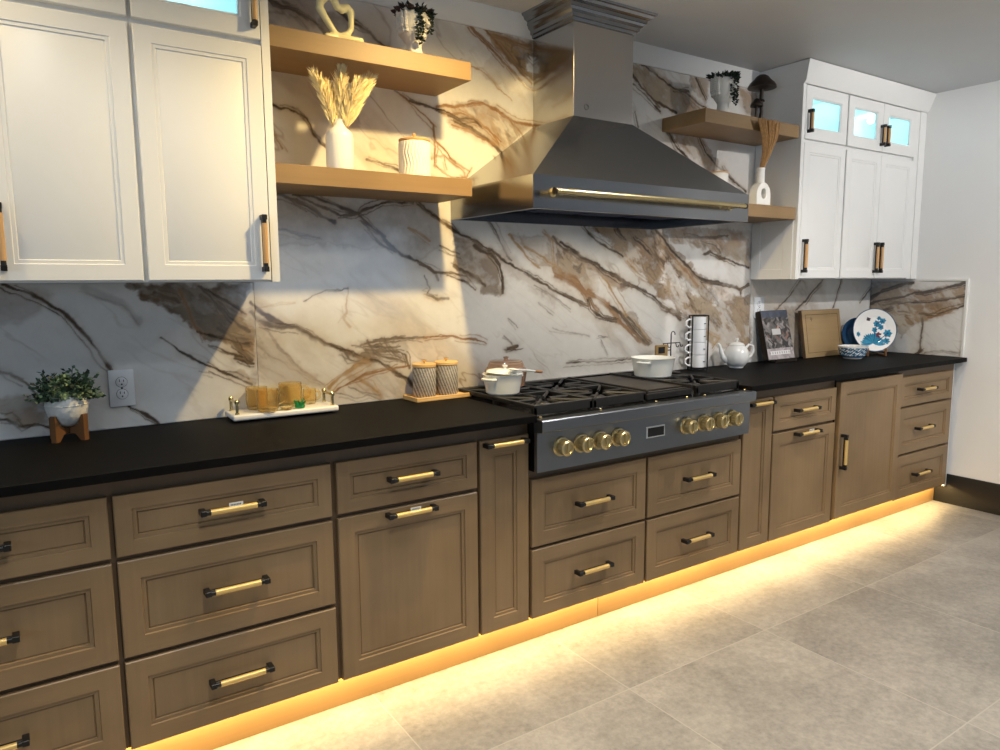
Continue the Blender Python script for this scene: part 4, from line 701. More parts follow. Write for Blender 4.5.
# bottle vase with pampas plumes
vx,vy=1.318,-.195
mb=MB(); mb.lathe([(0,.004),(.040,.004),(.044,0),(.046,.006),(.047,.03),(.047,.115),(.044,.128),(.034,.140),(.023,.148),(.019,.156),(.0195,.170),(.021,.174),(.017,.174),(.015,.160),(.015,.02),(0,.015)],(0,0,0),40,0,None,lambda th,z:1+.012*math.cos(24*th)*(1 if .01<z<.125 else 0))
tag(mb.build('bottle_vase','ceramic',None,35,(vx,vy,S2)),'white fluted bottle vase holding pampas plumes on the lower left oak shelf','vase')
def plume(label,dx,dy,top,L,fat):
    t=thing('pampas_plume',label,'dried grass',(vx,vy,S2+.026),0,'pampas plumes in the white vase')
    base=Vector((dx*.05,dy*.05,0)); tip=Vector((dx,dy,top)); mid=Vector((dx*.12,dy*.12,.150))
    def at(u): return base*(1-u)**2+mid*2*u*(1-u)+tip*u*u
    mb=MB(); mb.tube([at(i/8*.9) for i in range(9)],.0013,6); mb.build('stem','straw',t)
    mb=MB()
    for k in range(420):
        u=.42+.58*random.random()**.9; p=at(u); d=(at(min(u+.02,1.02))-at(u-.02)).normalized()
        a=random.uniform(0,2*PI); side=Vector((math.cos(a),math.sin(a)*.8,0)); env=math.sin(PI*min(1,(u-.38)/.68))**.6
        dd=(d*1.0+side*random.uniform(.25,.75)).normalized(); mb.leaf(p+side*fat*.25*env*random.random(),dd,fat*random.uniform(.7,1.25)*(.35+env*.65),.0062,0)
    mb.build('plume','pampas',t)
plume('tallest pampas plume standing upright in the white vase',.012,-.012,.312,.2,.046)
plume('fullest pampas plume bending right in the white vase',.114,-.014,.292,.2,.054)
plume('pampas plume leaning far left in the white vase',-.088,-.012,.285,.2,.042)
plume('short pampas plume between the left and the tallest plume',-.044,.010,.262,.2,.042)
plume('short pampas plume in front of the right bending plume',.062,-.036,.262,.2,.052)
# candle jar
t=thing('candle_jar','white embossed candle jar with flat wooden lid on the lower left oak shelf','candle',(1.612,-.185,S2))
mb=MB(); mb.lathe([(0,.003),(.050,0),(.056,.004),(.0585,.02),(.0585,.118),(.057,.128),(.054,.131),(0,.131)],(0,0,0),72,0,None,lambda th,z:1+.03*math.sin(9*th+ (70*z if int(z/.032)%2==0 else -70*z))*(1 if .008<z<.124 else 0)) if False else None
bm=mb.bm
N=180; Zs=[0,.003]+[.006+i*.004 for i in range(31)]+[.130]; rings=[]
for z in Zs:
    rg=[]
    for k in range(N):
        th=2*PI*k/N; zig=abs(((z/.044)%2)-1); r=.0575+.0013*math.sin(30*th+zig*5.5)*(1 if .006<z<.126 else 0); r=r-(.004 if z in(0,.130) else 0); rg.append(bm.verts.new((r*math.cos(th),r*math.sin(th),z)))
    rings.append(rg)
for A,B in zip(rings,rings[1:]):
    for k in range(N): bm.faces.new([A[k],A[(k+1)%N],B[(k+1)%N],B[k]])
bm.faces.new(rings[0][::-1]); bm.faces.new(rings[-1]); mb.build('jar','ribw',t)
mb=MB(); mb.lathe([(0,.130),(.056,.130),(.0575,.132),(.0575,.137),(.056,.139),(0,.139)],(0,0,0),40); l=mb.build('lid','lidwood',t)
mb=MB(); mb.lathe([(.004,.139),(.0035,.148),(.006,.153),(.006,.160),(0,.163)],(0,0,0),14); mb.build('lid_knob','lidwood',l)
# mushroom figure
t=thing('mushroom_figure','dark bronze mushroom figure, one tall and one small, on the upper right oak shelf','sculpture',(3.605,-.185,S1))
mb=MB(); mb.lathe([(0,0),(.05,0),(.052,.005),(.046,.011),(.02,.016),(0,.017)],(0,0,0),24,0,None,lambda th,z:1+.08*math.sin(3*th)); mb.build('base','bronze',t)
def cap(mb,c,r,h): mb.lathe([(.012*r/.075,-.02*h/.06),(r*.7,-.012),(r,-.010),(r*.985,-.002),(r*.86,h*.25),(r*.60,h*.55),(r*.42,h*.85),(r*.22,h),(0,h*1.03)],c,28)
mb=MB(); mb.tube([(.010,0,.012),(.020,0,.06),(.014,0,.11),(.018,0,.175)],[.012,.009,.010,.010],12); mb.lathe([(.010,0),(.019,-.006),(.018,-.002),(.010,.006)],(.015,0,.118),16); cap(mb,(.018,0,.188),.072,.055); mb.build('tall_mushroom','bronzed',t)
mb=MB(); mb.tube([(-.032,-.010,.010),(-.036,-.010,.05),(-.034,-.010,.082)],[.010,.007,.007],12); cap(mb,(-.034,-.010,.088),.032,.030); mb.build('small_mushroom','bronzed',t)
# arch vase and dried grass
ax,ay=3.560,-.244
mb=MB(); pts=[(-.055,0,.0)]
outer=[(-.056,.0),(-.056,.050)]+[(.056*math.cos(a),.050+.062*math.sin(a)) for a in [PI-i*PI/16 for i in range(1,16)]]+[(.056,.050),(.056,.0)]
inner=[(.020*math.cos(a)*1.0,.056+.026*math.sin(a)) for a in [2*PI*i/20 for i in range(20)]]
bm=mb.bm; yy=(-.024,.024)
of=[[bm.verts.new((x,y,z)) for x,z in outer] for y in yy]; nf=[[bm.verts.new((x,y,z)) for x,z in inner] for y in yy]
n=len(outer)
for k in range(n): bm.faces.new([of[0][k],of[1][k],of[1][(k+1)%n],of[0][(k+1)%n]])
for k in range(20): bm.faces.new([nf[0][k],nf[0][(k+1)%20],nf[1][(k+1)%20],nf[1][k]])
for side in (0,1):
    e=[bm.edges.get((of[side][k],of[side][(k+1)%n])) for k in range(n)]+[bm.edges.get((nf[side][k],nf[side][(k+1)%20])) for k in range(20)]
    bmesh.ops.triangle_fill(bm,use_beauty=True,edges=e)
mb.lathe([(.020,.100),(.0195,.175),(.022,.183),(.022,.186),(.015,.186),(.015,.11)],(0,0,0),24)
o=mb.build('arch_vase','ceramic',None,40,(ax,ay,S2)); bv=o.modifiers.new('Bevel','BEVEL'); bv.width=.004; bv.segments=3; bv.limit_method='ANGLE'; bv.angle_limit=math.radians(60)
tag(o,'white arch vase with a round hole and slim neck on the lower right oak shelf','vase')
mb=MB()
for k in range(170):
    a=random.uniform(0,2*PI); r=math.sqrt(random.random()); bx,by=.010*r*math.cos(a),.010*r*math.sin(a); tx=.088*r*math.cos(a)-.034; ty=.018*r*math.sin(a)
    h=.402+random.uniform(-.014,.008)
    mb.tube([(bx*.6,by*.6,.13),(bx,by-.004,.178),(bx+tx*.20,-.034+by+ty*.3,.25),(bx+tx*.55,-.058+ty*.8,.325),(tx,-.064+ty,h)],[.0012,.0014,.0018,.0022,.0018],5)
o=mb.build('dried_grass_bunch','straw',None,60,(ax,ay,S2)); tag(o,'tan bunch of dried grass fanning out of the white arch vase','dried grass',None,'stuff')
# small white cup behind the hood
t=thing('white_cup','plain white cup half hidden behind the hood on the lower right shelf','cup',(3.375,-.12,S2))
mb=MB(); mb.lathe([(0,.004),(.045,0),(.052,.006),(.056,.156),(.0535,.158),(.050,.150),(.047,.012),(0,.010)],(0,0,0),36); mb.build('bowl','ceramic',t)
mb=MB(); mb.lathe([(0,.1585),(.056,.1585),(.0575,.160),(.0575,.164),(.0,.165)],(0,0,0),36); mb.build('lid','lidwood',t)
# ------------------------------------------------------------------ left counter
t=thing('potted_plant','small bushy green plant in a white textured pot on a wooden stand','plant',(.452,-.100,ZK))
mb=MB(); mb.lathe([(0,.042),(.018,.042),(.036,.052),(.052,.075),(.0585,.100),(.058,.118),(.053,.134),(.049,.137),(.046,.133),(.046,.12),(0,.118)],(0,0,0),48,0,None,lambda th,z:1+(.012*math.cos(30*th+ (z*300)) if .09<z<.128 else .005*math.cos(22*th) if z<.09 and z>.045 else 0)); 
mb.lathe([(.0575,.106),(.0605,.108),(.0575,.111)],(0,0,0),48); mb.build('pot','bisque',t)
mb=MB()
for a in (PI/4,3*PI/4):
    c,s=math.cos(a),math.sin(a); px,py=-s*.009,c*.009
    for sg in(-1,1):
        prof=[(.008*sg,.020),(.030*sg,.020),(.047*sg,.0),(.061*sg,.0),(.061*sg,.080),(.054*sg,.080),(.040*sg,.050),(.020*sg,.040),(.008*sg,.038)]
        mb.prism([(r*c+px,r*s+py,z) for r,z in prof],(-2*px,-2*py,0))
    mb.prism([(-.01*c+px,-.01*s+py,.021),(.01*c+px,.01*s+py,.021),(.01*c+px,.01*s+py,.039),(-.01*c+px,-.01*s+py,.039)],(-2*px,-2*py,0))
mb.build('stand','stand',t,0)
mb=MB()
for k in range(150):
    a=random.uniform(0,2*PI); e=random.uniform(.05,1.45); L=random.uniform(.045,.098)*(1.0 if e>.4 else .92); d=Vector((math.cos(a)*math.cos(e),math.sin(a)*math.cos(e)*.75,math.sin(e)))
    p0=Vector((math.cos(a)*.022,math.sin(a)*.02,.122)); 
    mb.tube([p0,p0+d*L*.6+Vector((0,0,.006)),p0+d*L],.0009,4,2)
    for j in range(11):
        u=.25+.75*j/10; p=p0+d*L*u; b=random.uniform(0,2*PI); ld=(d*.5+Vector((math.cos(b),math.sin(b),random.uniform(-.3,.6)))).normalized(); mb.leaf(p,ld,random.uniform(.013,.021),.0115,random.choice([0,0,0,1,0,3]))
mb.build('foliage',['leaf','leafl','leafd','leafd'],t)
for cx,cy,cz in [(-.035,-.040,.150),(-.008,-.052,.142),(.026,-.050,.145),(.0,-.03,.19)]:
    mb=MB()
    for ring,(n,e,L) in enumerate([(9,.15,.020),(7,.7,.017),(5,1.2,.013)]):
        for k in range(n):
            a=2*PI*k/n+ring*.4; d=Vector((math.cos(a)*math.cos(e),-math.sin(e)*.8,math.sin(a)*math.cos(e))); mb.leaf((cx,cy,cz),d,L,.010,0,(0,-1,.2))
    r=mb.build('rosette','leafl',t); r['label']='pale green rosette'
def outlet(label,cx,cz,w,h):
    t=thing('wall_outlet',label,'outlet',(cx,-.0003,cz),0)
    mb=MB(); mb.box((-w/2,-.006,-h/2),(w/2,0,h/2),0,.002,2); mb.build('cover_plate','outlet',t)
    for s in(1,-1):
        mb=MB(); c=(0,-.006,s*h*.165); mb.lathe([(.0165,0),(.0165,.002),(.0150,.003),(0,.003)],c,28,0,(0,-1,0))
        for x,hh in((-.006,.0085),(.006,.007)): mb.box((x-.0011,-.0096,c[2]+.001),(x+.0011,-.0088,c[2]+.001+hh),1)
        mb.ell((0,-.0090,c[2]-.007),(.0027,.0009,.0027),1,10,6); mb.lathe([(.0165,.0005),(.0175,.0005),(.0175,0)],c,28,1,(0,-1,0)); mb.build('socket',['outlet','dark'],t)
    mb=MB(); mb.lathe([(.003,0),(.003,.001),(0,.0013)],(0,-.006,0),10,0,(0,-1,0)); mb.build('screw','steel',t)
outlet('white double wall outlet between the potted plant and the white tray',.614,1.053,.075,.120)
outlet('white wall outlet behind the leaning cookbook',3.915,1.235,.090,.120)
# tray with brass handles
t=thing('serving_tray','white marble serving tray with brass end handles on the left counter','tray',(1.115,-.083,ZK),-.02)
mb=MB(); mb.box((-.186,-.066,.006),(.186,.066,.026),0,.006,3); mb.build('board','marblew',t)
for x in(-.14,.14):
    for y in(-.045,.045):
        mb=MB(); mb.lathe([(.009,0),(.010,.007)],(x,y,0),12); mb.build('foot','black',t)
for s in(-1,1):
    mb=MB(); x=s*.168
    for y in(-.045,.045): mb.lathe([(.0075,.025),(.0075,.030),(.0055,.032),(.0055,.062),(.0085,.065),(.009,.072),(.006,.076),(0,.077)],(x,y,0),16)
    mb.tube([(x,-.058,.066),(x,.058,.066)],.0048,12)
    h=mb.build('handle','brass',t); h['label']='brass bar handle'
ZT2=ZK+.0265
def mug(label,x,y,rz,r=.037,h=.078):
    t=thing('glass_mug',label,'mug',(x,y,ZT2),rz,'amber glass mugs on the tray')
    mb=MB(); mb.lathe([(0,.004),(r*.82,0),(r*.92,.004),(r,.02),(r,h-.004),(r*.985,h),(r*.93,h),(r*.92,.012),(0,.010)],(0,0,0),40,0,None,lambda th,z:1+.03*math.cos(14*th+z*160)*(1 if .015<z<h-.01 else 0)); mb.build('cup','amber',t)
    mb=MB(); mb.tube([(r*.94,0,h*.80),(r*1.35,0,h*.82),(r*1.68,0,h*.62),(r*1.62,0,h*.38),(r*.94,0,h*.24)],.0052,10); mb.build('handle','amber',t)
mug('front amber glass mug at the left of the tray, standing before its twin',1.052,-.121,-.35)
mug('rear amber glass mug at the left of the tray, against the marble',1.035,-.046,-.2)
mug('larger amber glass mug in the middle of the tray behind the green ornament',1.155,-.050,-.25,.041,.084)
mug('small amber glass mug at the right end of the tray',1.226,-.050,.0,.024,.056)
for x,y,l in[(1.075,-.130,'amber glass saucer lying in front of the left mugs on the tray')]:
    mb=MB(); mb.lathe([(0,.002),(.014,0),(.018,.003),(.022,.009),(.0205,.0105),(.014,.005),(0,.004)],(0,0,0),32); tag(mb.build('glass_saucer','amber',None,40,(1.114,-.128,ZT2+.0002)),l,'saucer')
mb=MB(); mb.lathe([(0,0),(.016,0),(.019,.006),(.016,.016),(0,.018)],(0,0,0),14)
for k in range(16):
    a=random.uniform(0,2*PI); e=random.uniform(.3,1.5); mb.leaf((.006*math.cos(a),.006*math.sin(a),.010),(math.cos(a)*math.cos(e),math.sin(a)*math.cos(e),math.sin(e)),random.uniform(.022,.032),.011,0)
tag(mb.build('glass_ornament','green',None,0,(1.165,-.120,ZT2)),'small spiky green glass ornament on the white tray','ornament')
# canisters
t=thing('canister_tray','small light wooden tray under the two glass canisters','tray',(1.755,-.070,ZK),.03)
mb=MB(); mb.box((-.128,-.060,.0),(.128,.060,.012),0,.003,2)
for a,b in [((-.128,-.060,.010),(.128,-.053,.018)),((-.128,.053,.010),(.128,.060,.018)),((-.128,-.053,.010),(-.121,.053,.018)),((.121,-.053,.010),(.128,.053,.018))]: mb.box(a,b,0,.001)
mb.build('board','bamboo',t)
def can(label,x,y,h):
    t=thing('glass_canister',label,'canister',(x,y,ZK+.0125),0,'grey glass canisters')
    mb=MB(); mb.lathe([(0,.004),(.044,0),(.0475,.006),(.0475,h-.006),(.045,h),(.042,h),(.043,.01),(0,.008)],(0,0,0),80,0,None,lambda th,z:1+.014*math.cos(26*th+z*55)*(1 if .006<z<h-.006 else 0)); mb.build('jar','canglass',t)
    mb=MB(); mb.lathe([(0,h),(.047,h),(.0485,h+.002),(.0485,h+.012),(.046,h+.014),(0,h+.014)],(0,0,0),40); l=mb.build('lid','bamboo',t)
    mb=MB(); mb.lathe([(.004,h+.013),(.0035,h+.020),(.009,h+.024),(.012,h+.028),(0,h+.030)],(0,0,0),16); mb.build('lid_knob','brass',l)
can('left grey ribbed glass canister with wooden lid on the small tray',1.698,-.066,.120)
can('right grey ribbed glass canister with wooden lid on the small tray',1.802,-.062,.122)
# ------------------------------------------------------------------ on the range
ZG=.945+.0004
def pot(label,x,y,r,h,rz,lid):
    t=thing('cooking_pot',label,'pot',(x,y,ZG),rz)
    mb=MB(); mb.lathe([(0,0),(r*.78,0),(r*.86,.006),(r*.95,h*.6),(r,h-.004),(r*1.03,h),(r*.97,h),(r*.90,h*.55),(r*.80,.010),(0,.008)],(0,0,0),48); mb.build('body','potpaint',t)
    for s in(-1,1):
        mb=MB(); mb.tube([(s*r*.95,-.026,h*.80),(s*(r+.018),-.024,h*.82),(s*(r+.026),0,h*.82),(s*(r+.018),.024,h*.82),(s*r*.95,.026,h*.80)],.0055,10); mb.build('handle','potpaint',t)
    if lid:
        mb=MB(); mb.lathe([(r*1.03,h+.0005),(r*1.04,h+.006),(r*.9,h+.014),(r*.5,h+.022),(0,h+.024)],(0,0,0),48); l=mb.build('lid','potpaint',t)
        mb=MB(); mb.lathe([(.007,h+.022),(.006,h+.030),(.014,h+.036),(.014,h+.041),(0,h+.044)],(0,0,0),20); mb.build('lid_knob','brass' if lid=='b' else 'potpaint',l)
    return t
pot('white cooking pot with open rim at the left of the range, spoon across it',1.948,-.262,.079,.080,.3,None)
pot('white cooking pot with handles at the right rear of the range, before the mug rack',2.815,-.243,.100,.090,.35,None)
# lid lying half off the left pot
mb=MB(); mb.lathe([(.0,.0),(.074,.0),(.076,.003),(.066,.010),(.035,.016),(0,.017)],(0,0,0),44); L0=thing('pot_lid','white round pot lid lying tilted on the left white pot','lid',(1.958,-.262,ZG+.083)); L0.rotation_euler=(.03,.05,0)
mb.build('cover','potpaint',L0); mb=MB(); mb.lathe([(.006,.016),(.005,.022),(.011,.027),(.011,.031),(0,.034)],(0,0,0),18); mb.build('lid_knob','ceramic',L0)
t=thing('spoon','white spoon with a wooden grip resting over the left white pot','spoon',(1.995,-.322,ZG+.094)); t.rotation_euler=(0,.16,.22)
mb=MB(); mb.ell((-.040,0,.002),(.030,.017,.006),0,16,8); mb.tube([(-.015,0,.003),(.05,0,.004),(.085,0,.004)],.005,10); mb.build('bowl','potpaint',t)
mb=MB(); mb.tube([(.085,0,.004),(.125,0,.004),(.132,0,.004)],[.0062,.0062,.004],10); mb.build('grip','utwood',t)
t=thing('glass_casserole','rosy brown glass casserole dish with lid behind the left white pot','casserole',(2.064,-.116,ZG))
mb=MB(); mb.lathe([(0,.004),(.070,0),(.080,.008),(.088,.055),(.092,.066),(.088,.068),(.083,.058),(.075,.012),(0,.009)],(0,0,0),48); mb.build('dish','amberp',t)
mb=MB(); mb.lathe([(.091,.0685),(.092,.073),(.080,.088),(.070,.112),(.066,.114),(.0,.116)],(0,0,0),48); l=mb.build('lid','amberp',t)
mb=MB(); mb.lathe([(.009,.115),(.008,.122),(.014,.128),(0,.132)],(0,0,0),18); mb.build('lid_knob','amberp',l)
# little hook rack behind the right pot
t=thing('utensil_hook_rack','small wire utensil rack with curled hooks and a brass tag behind the right pot','rack',(3.115,-.075,ZK))
mb=MB(); mb.box((-.03,-.03,0),(.045,.03,.008),0,.002); mb.tube([(0,0,.006),(0,0,.20)],.003,8)
mb.tube([(0,0,.19)]+arc((.014,0,.20),.014,PI,-.3,10),.0026,8); mb.tube([(-.055,0,.155),(.065,0,.155)],.0026,8)
for x in(-.055,-.025,.035,.065): mb.tube([(x,0,.155),(x,-.004,.142)]+arc((x+.009,-.004,.142),.009,PI,2*PI,8),.0022,8)
mb.build('frame','bronzed',t)
mb=MB(); mb.box((-.115,-.010,.085),(-.030,.004,.150),0,.003); mb.box((-.100,-.0115,.108),(-.055,-.009,.140),1); mb.build('tag','tagc',t) if False else mb.build('tag',['tagc','dark'],t)
mb=MB(); mb.tube([(-.030,0,.120),(0,0,.120)],.003,8); mb.build('tag_arm','bronzed',t)
# mug rack
mx,my=3.326,-.070
t=thing('mug_rack','tall black wire rack holding a column of four white mugs','mug rack',(mx,my,ZK),-.55)
mb=MB(); 
for s in(-1,1):
    for q in (-1,1): mb.box((s*.042-.003,q*.030-.003,.010),(s*.042+.003,q*.030+.003,.292))
for z in(.010,.286):
    for q in(-1,1): mb.box((-.045,q*.030-.003,z),(.045,q*.030+.003,z+.006))
    for s in(-1,1): mb.box((s*.042-.003,-.033,z),(s*.042+.003,.033,z+.006))
for y in(-.015,.015): mb.box((-.045,y-.003,.010),(.045,y+.003,.016))
for s in(-1,1):
    for q in(-1,1): mb.cyl((s*.042,q*.030,0),(s*.042,q*.030,.012),.004,None,8)
mb.build('frame','black',t)
for i,l in enumerate(['lowest white mug in the black wire rack','second lowest white mug in the black wire rack','second highest white mug in the black wire rack','topmost white mug in the black wire rack']):
    g=thing('mug',l,'mug',(mx,my,ZK+.0165+i*.0665),-.55,'white mugs stacked in the rack')
    mb=MB(); mb.lathe([(0,.003),(.034,0),(.0375,.002),(.0385,.010),(.0388,.060),(.0386,.0658),(.036,.0658),(.035,.02),(0,.010)],(0,0,0),36); mb.build('cup','mug',g)
    mb=MB(); mb.tube([(-.038,-.022,.053),(-.060,-.026,.054),(-.076,-.028,.042),(-.076,-.028,.024),(-.060,-.026,.012),(-.036,-.022,.014)],.0052,10); mb.build('handle','mug',g)
    mb=MB(); mb.box((.018,-.0385,.030),(.027,-.0300,.034),0); mb.build('mark','ink',g)
# teapot
t=thing('teapot','round white teapot on the right counter beside the mug rack','teapot',(3.580,-.120,ZK),-.5); t.scale=(.9,.9,.93)
mb=MB(); mb.lathe([(0,.004),(.040,0),(.043,.004),(.043,.010),(.052,.016),(.068,.040),(.073,.068),(.069,.098),(.056,.120),(.044,.130),(.040,.128),(.0,.126)],(0,0,0),44,0,None,lambda th,z:1+.008*math.cos(12*th)*(1 if .02<z<.115 else 0)); mb.build('body','ceramic',t)
mb=MB(); mb.tube([(-.060,0,.045),(-.085,0,.062),(-.097,0,.095),(-.108,0,.132),(-.120,0,.142)],[.021,.016,.012,.009,.008],14); mb.build('spout','ceramic',t)
mb=MB(); mb.tube([(.054,0,.112),(.075,0,.135),(.098,0,.128),(.104,0,.100),(.092,0,.070),(.066,0,.052)],[.008,.0075,.0075,.0075,.007,.008],12); mb.build('handle','ceramic',t)
mb=MB(); mb.lathe([(.045,.130),(.046,.134),(.036,.144),(.015,.151),(0,.152)],(0,0,0),36); l=mb.build('lid','ceramic',t)
mb=MB(); mb.lathe([(.006,.150),(.005,.158),(.010,.164),(.009,.171),(0,.175)],(0,0,0),18); mb.build('lid_knob','ceramic',l)
# leaning cookbook
def lean(y0,y1,h): return math.atan2(y1-y0,h)
BW,BH=.245,.285
t=thing('cookbook','cookbook with a dark photo collage cover leaning on the marble beside the teapot','book',(4.005,-.090,ZK+.0158)); t.rotation_euler=(-.245,0,0)
mb=MB(); mb.box((-BW/2+.004,-.014,.003),(BW/2-.003,.014,BH-.003)); mb.build('pages','bookpage',t)
def cover(u,v,co):
    n=len(u); c=np.tile(np.array((.09,.075,.075)),(n,1)); r=np.random.RandomState(4)
    uu=u+.05*np.sin(v*19)+.03*np.sin(v*47+u*9); vv=v+.04*np.sin(u*23+v*6); cell=(np.floor(uu*11)*31+np.floor(vv*13+.5*(np.floor(uu*11)%2))*17).astype(int)%97; pal=r.rand(97,1)**2*.34*np.array((1,.9,.86))+.015; pal[::9]*=np.array((1.6,.9,.7))
    c=pal[cell]; blue=(v>.86); c[blue]=np.array((.05,.06,.09))*(1+.6*pal[cell[blue],:1]*3)
    m=(u>.3)&(u<.62)&(v>.50)&(v<.62); c[m]=(.62,.60,.58)
    low=v<.22; c[low]=np.array((.42,.37,.37))*(.7+.6*r.rand(97)[cell[low]][:,None])
    w=(v<.17)&(v>.09)&(u>.1)&(u<.85); c[w]=(.78,.76,.74); ww=w&((np.floor(u*34)%3)==0)&(v>.11)&(v<.15); c[ww]=(.35,.30,.30)
    return c
o=grid_obj('front_cover',100,116,lambda u,v:(-BW/2+u*BW,-.0175+u*0,v*BH),cover,'print',(0,.003,0)); o.parent=t
mb=MB(); mb.box((-BW/2,.0145,0),(BW/2,.0175,BH)); mb.build('back_cover','bronzed',t)
mb=MB(); mb.box((-BW/2-.003,-.0175,0),(-BW/2-.0002,.0175,BH)); mb.build('spine','bronzed',t)
t=thing('book_easel','low dark easel lip holding the cookbook','stand',(4.025,-.098,ZK))
mb=MB(); mb.box((-.10,-.026,0),(.10,.036,.010),0,.002); mb.box((-.10,-.026,.010),(.10,-.018,.022),0,.002); mb.build('ledge','bronzed',t)
# cutting board
t=thing('cutting_board','rectangular wooden cutting board leaning against the marble','cutting board',(4.466,-.078,ZK+.002)); t.rotation_euler=(-.16,0,0)
bw,bh,bt=.40,.290,.024
mb=MB(); mb.box((-bw/2,-bt/2,0),(bw/2,bt/2,bh),0,.004,2); 
mb.bm.normal_update()
for f in mb.bm.faces:
    if abs(f.normal.y)<.5: f.material_index=1
o=mb.build('board',['boardw','boarde'],t)
mb=MB()
for a,b in [((-bw/2+.03,0,.028),(bw/2-.03,0,.031)),((-bw/2+.03,0,bh-.031),(bw/2-.03,0,bh-.028)),((-bw/2+.03,0,.028),(-bw/2+.034,0,bh-.028)),((bw/2-.034,0,.028),(bw/2-.03,0,bh-.028))]: mb.box((a[0],-bt/2-.0006,a[2]),(b[0],-bt/2+.001,b[2]))
mb.build('groove','boarde',t)
mb=MB(); mb.box((-.125,-bt/2-.0006,bh-.058),(-.098,-bt/2+.001,bh-.054)); mb.box((-.114,-bt/2-.0006,bh-.070),(-.109,-bt/2+.001,bh-.042)); mb.build('burned_mark','boarde',t)
# plates on a stand
def plate_profile(r): return [(0,.010),(r*.55,.010),(r*.62,.006),(r*.66,.008),(r*.98,.024),(r,.0265),(r*.985,.0285),(r*.66,.0135),(r*.58,.0125)]
def petal(u,v,cx,cy,ang,L,W):
    dx,dy=u-cx,v-cy; a=dx*math.cos(ang)+dy*math.sin(ang); b=-dx*math.sin(ang)+dy*math.cos(ang); t=a/L
    return (t>0)&(t<1)&(np.abs(b)<W*np.sin(PI*np.clip(t,0,1))**.8)
def plate_paint(x,y):
    c=np.tile(np.array((.80,.80,.79)),(len(x),1)); B=np.array((.02,.20,.34)); D=np.array((.015,.07,.17)); r=np.random.RandomState(3)
    for k in range(17):
        a=-PI*.02+PI*1.04*k/16; cx,cy=-.05+.012*math.cos(a),-.62; L=.48+.12*r.rand(); m=petal(x,y,cx,cy,a,L,.085); c[m]=B*(.7+.7*r.rand())
        m=petal(x,y,cx,cy,a,L*.9,.022); c[m]=D
    for cx,cy,s in [(.15,.30,.17),(.42,.42,.15),(.33,.14,.15),(.62,-.15,.20),(.05,.02,.14),(-.72,-.18,.12),(.55,-.5,.16),(.25,.55,.10)]:
        for k in range(6): c[petal(x,y,cx,cy,k*PI/3+cx*5,s,s*.36)]=B*(.75+.6*r.rand())
        c[np.hypot(x-cx,y-cy)<s*.22]=D
    for pts in [((.0,-.5),(.15,.3)),((.15,.3),(.42,.42)),((.2,-.5),(.62,-.15))]:
        (ax,ay),(bx,by)=pts; t=np.clip(((x-ax)*(bx-ax)+(y-ay)*(by-ay))/((bx-ax)**2+(by-ay)**2),0,1); c[np.hypot(x-ax-t*(bx-ax),y-ay-t*(by-ay))<.016]=D
    for a in(.3,2.2,3.6,5.2): c[petal(x,y,-.22,.52,a,.11,.05)]=np.array((.04,.025,.03))
    for k in range(5): c[petal(x,y,.22,-.22,.4+k*1.1,.15,.045)]=np.array((.12,.03,.05))
    e=np.hypot(x,y)>.965; c[e]=D; return c
def painted_plate(name,r,loc,rot,parent_label):
    t=thing(name,parent_label,'plate',loc); t.rotation_euler=rot
    rs=[0,.1,.2,.3,.4,.5,.55]+[.58+.02*i for i in range(22)]; rs=np.array(sorted(set([i/44 for i in range(45)]))); N=132
    prof=lambda q: np.where(q<.6,.0,np.where(q<.66,(q-.6)/.06*.004,.004+(q-.66)/.34*.014))
    V=[(0,0,0)]; 
    for q in rs[1:]:
        for k in range(N): V.append((q*r*math.cos(2*PI*k/N),-float(prof(q)),q*r*math.sin(2*PI*k/N)))
    F=[(0,1+(k+1)%N,1+k) for k in range(N)]
    for i in range(len(rs)-2):
        for k in range(N): a=1+i*N+k; b=1+i*N+(k+1)%N; F.append((a,b,b+N,a+N))
    nb=len(V)
    for q,dy in((1.0,.003),(.66,.006),(.0,.006)):
        if q==0: V.append((0,.006,0))
        else:
            for k in range(N): V.append((q*r*math.cos(2*PI*k/N),-float(prof(np.array(q)))+dy,q*r*math.sin(2*PI*k/N)))
    last=1+(len(rs)-2)*N
    for s0,s1 in((last,nb),(nb,nb+N)):
        for k in range(N): F.append((s0+k,s0+(k+1)%N,s1+(k+1)%N,s1+k))
    for k in range(N): F.append((nb+N+k,nb+N+(k+1)%N,nb+2*N))
    me=bpy.data.meshes.new('dish'); me.from_pydata(V,[],F); me.update()
    va=np.array(V); c=plate_paint(va[:,0]/r,va[:,2]/r); at=me.color_attributes.new('Col','FLOAT_COLOR','POINT'); at.data.foreach_set('color',np.hstack([c,np.ones((len(c),1))]).astype(np.float32).ravel())
    bm=bmesh.new(); bm.from_mesh(me); bmesh.ops.recalc_face_normals(bm,faces=bm.faces); bm.to_mesh(me); bm.free()
    me.polygons.foreach_set('use_smooth',[True]*len(me.polygons)); me.set_sharp_from_angle(angle=math.radians(50)); me.materials.append(M['glaze'])
    o=bpy.data.objects.new('dish',me); COL.objects.link(o); o.parent=t; return t
PR=.135
painted_plate('plate',PR,(4.785,-.205,ZK+.022+PR),(-.16,0,-.62),'round white plate painted with blue flowers, standing on the wooden plate stand')
mb=MB(); mb.lathe(plate_profile(.105),(0,0,0),48,0,(0,-1,0)); o=mb.build('plate','blueware',None,40,(4.747,-.120,ZK+.022+.105)); o.rotation_euler=(-.2,0,-.62); tag(o,'dark blue plate standing behind the flowered plate, only its left rim showing','plate')
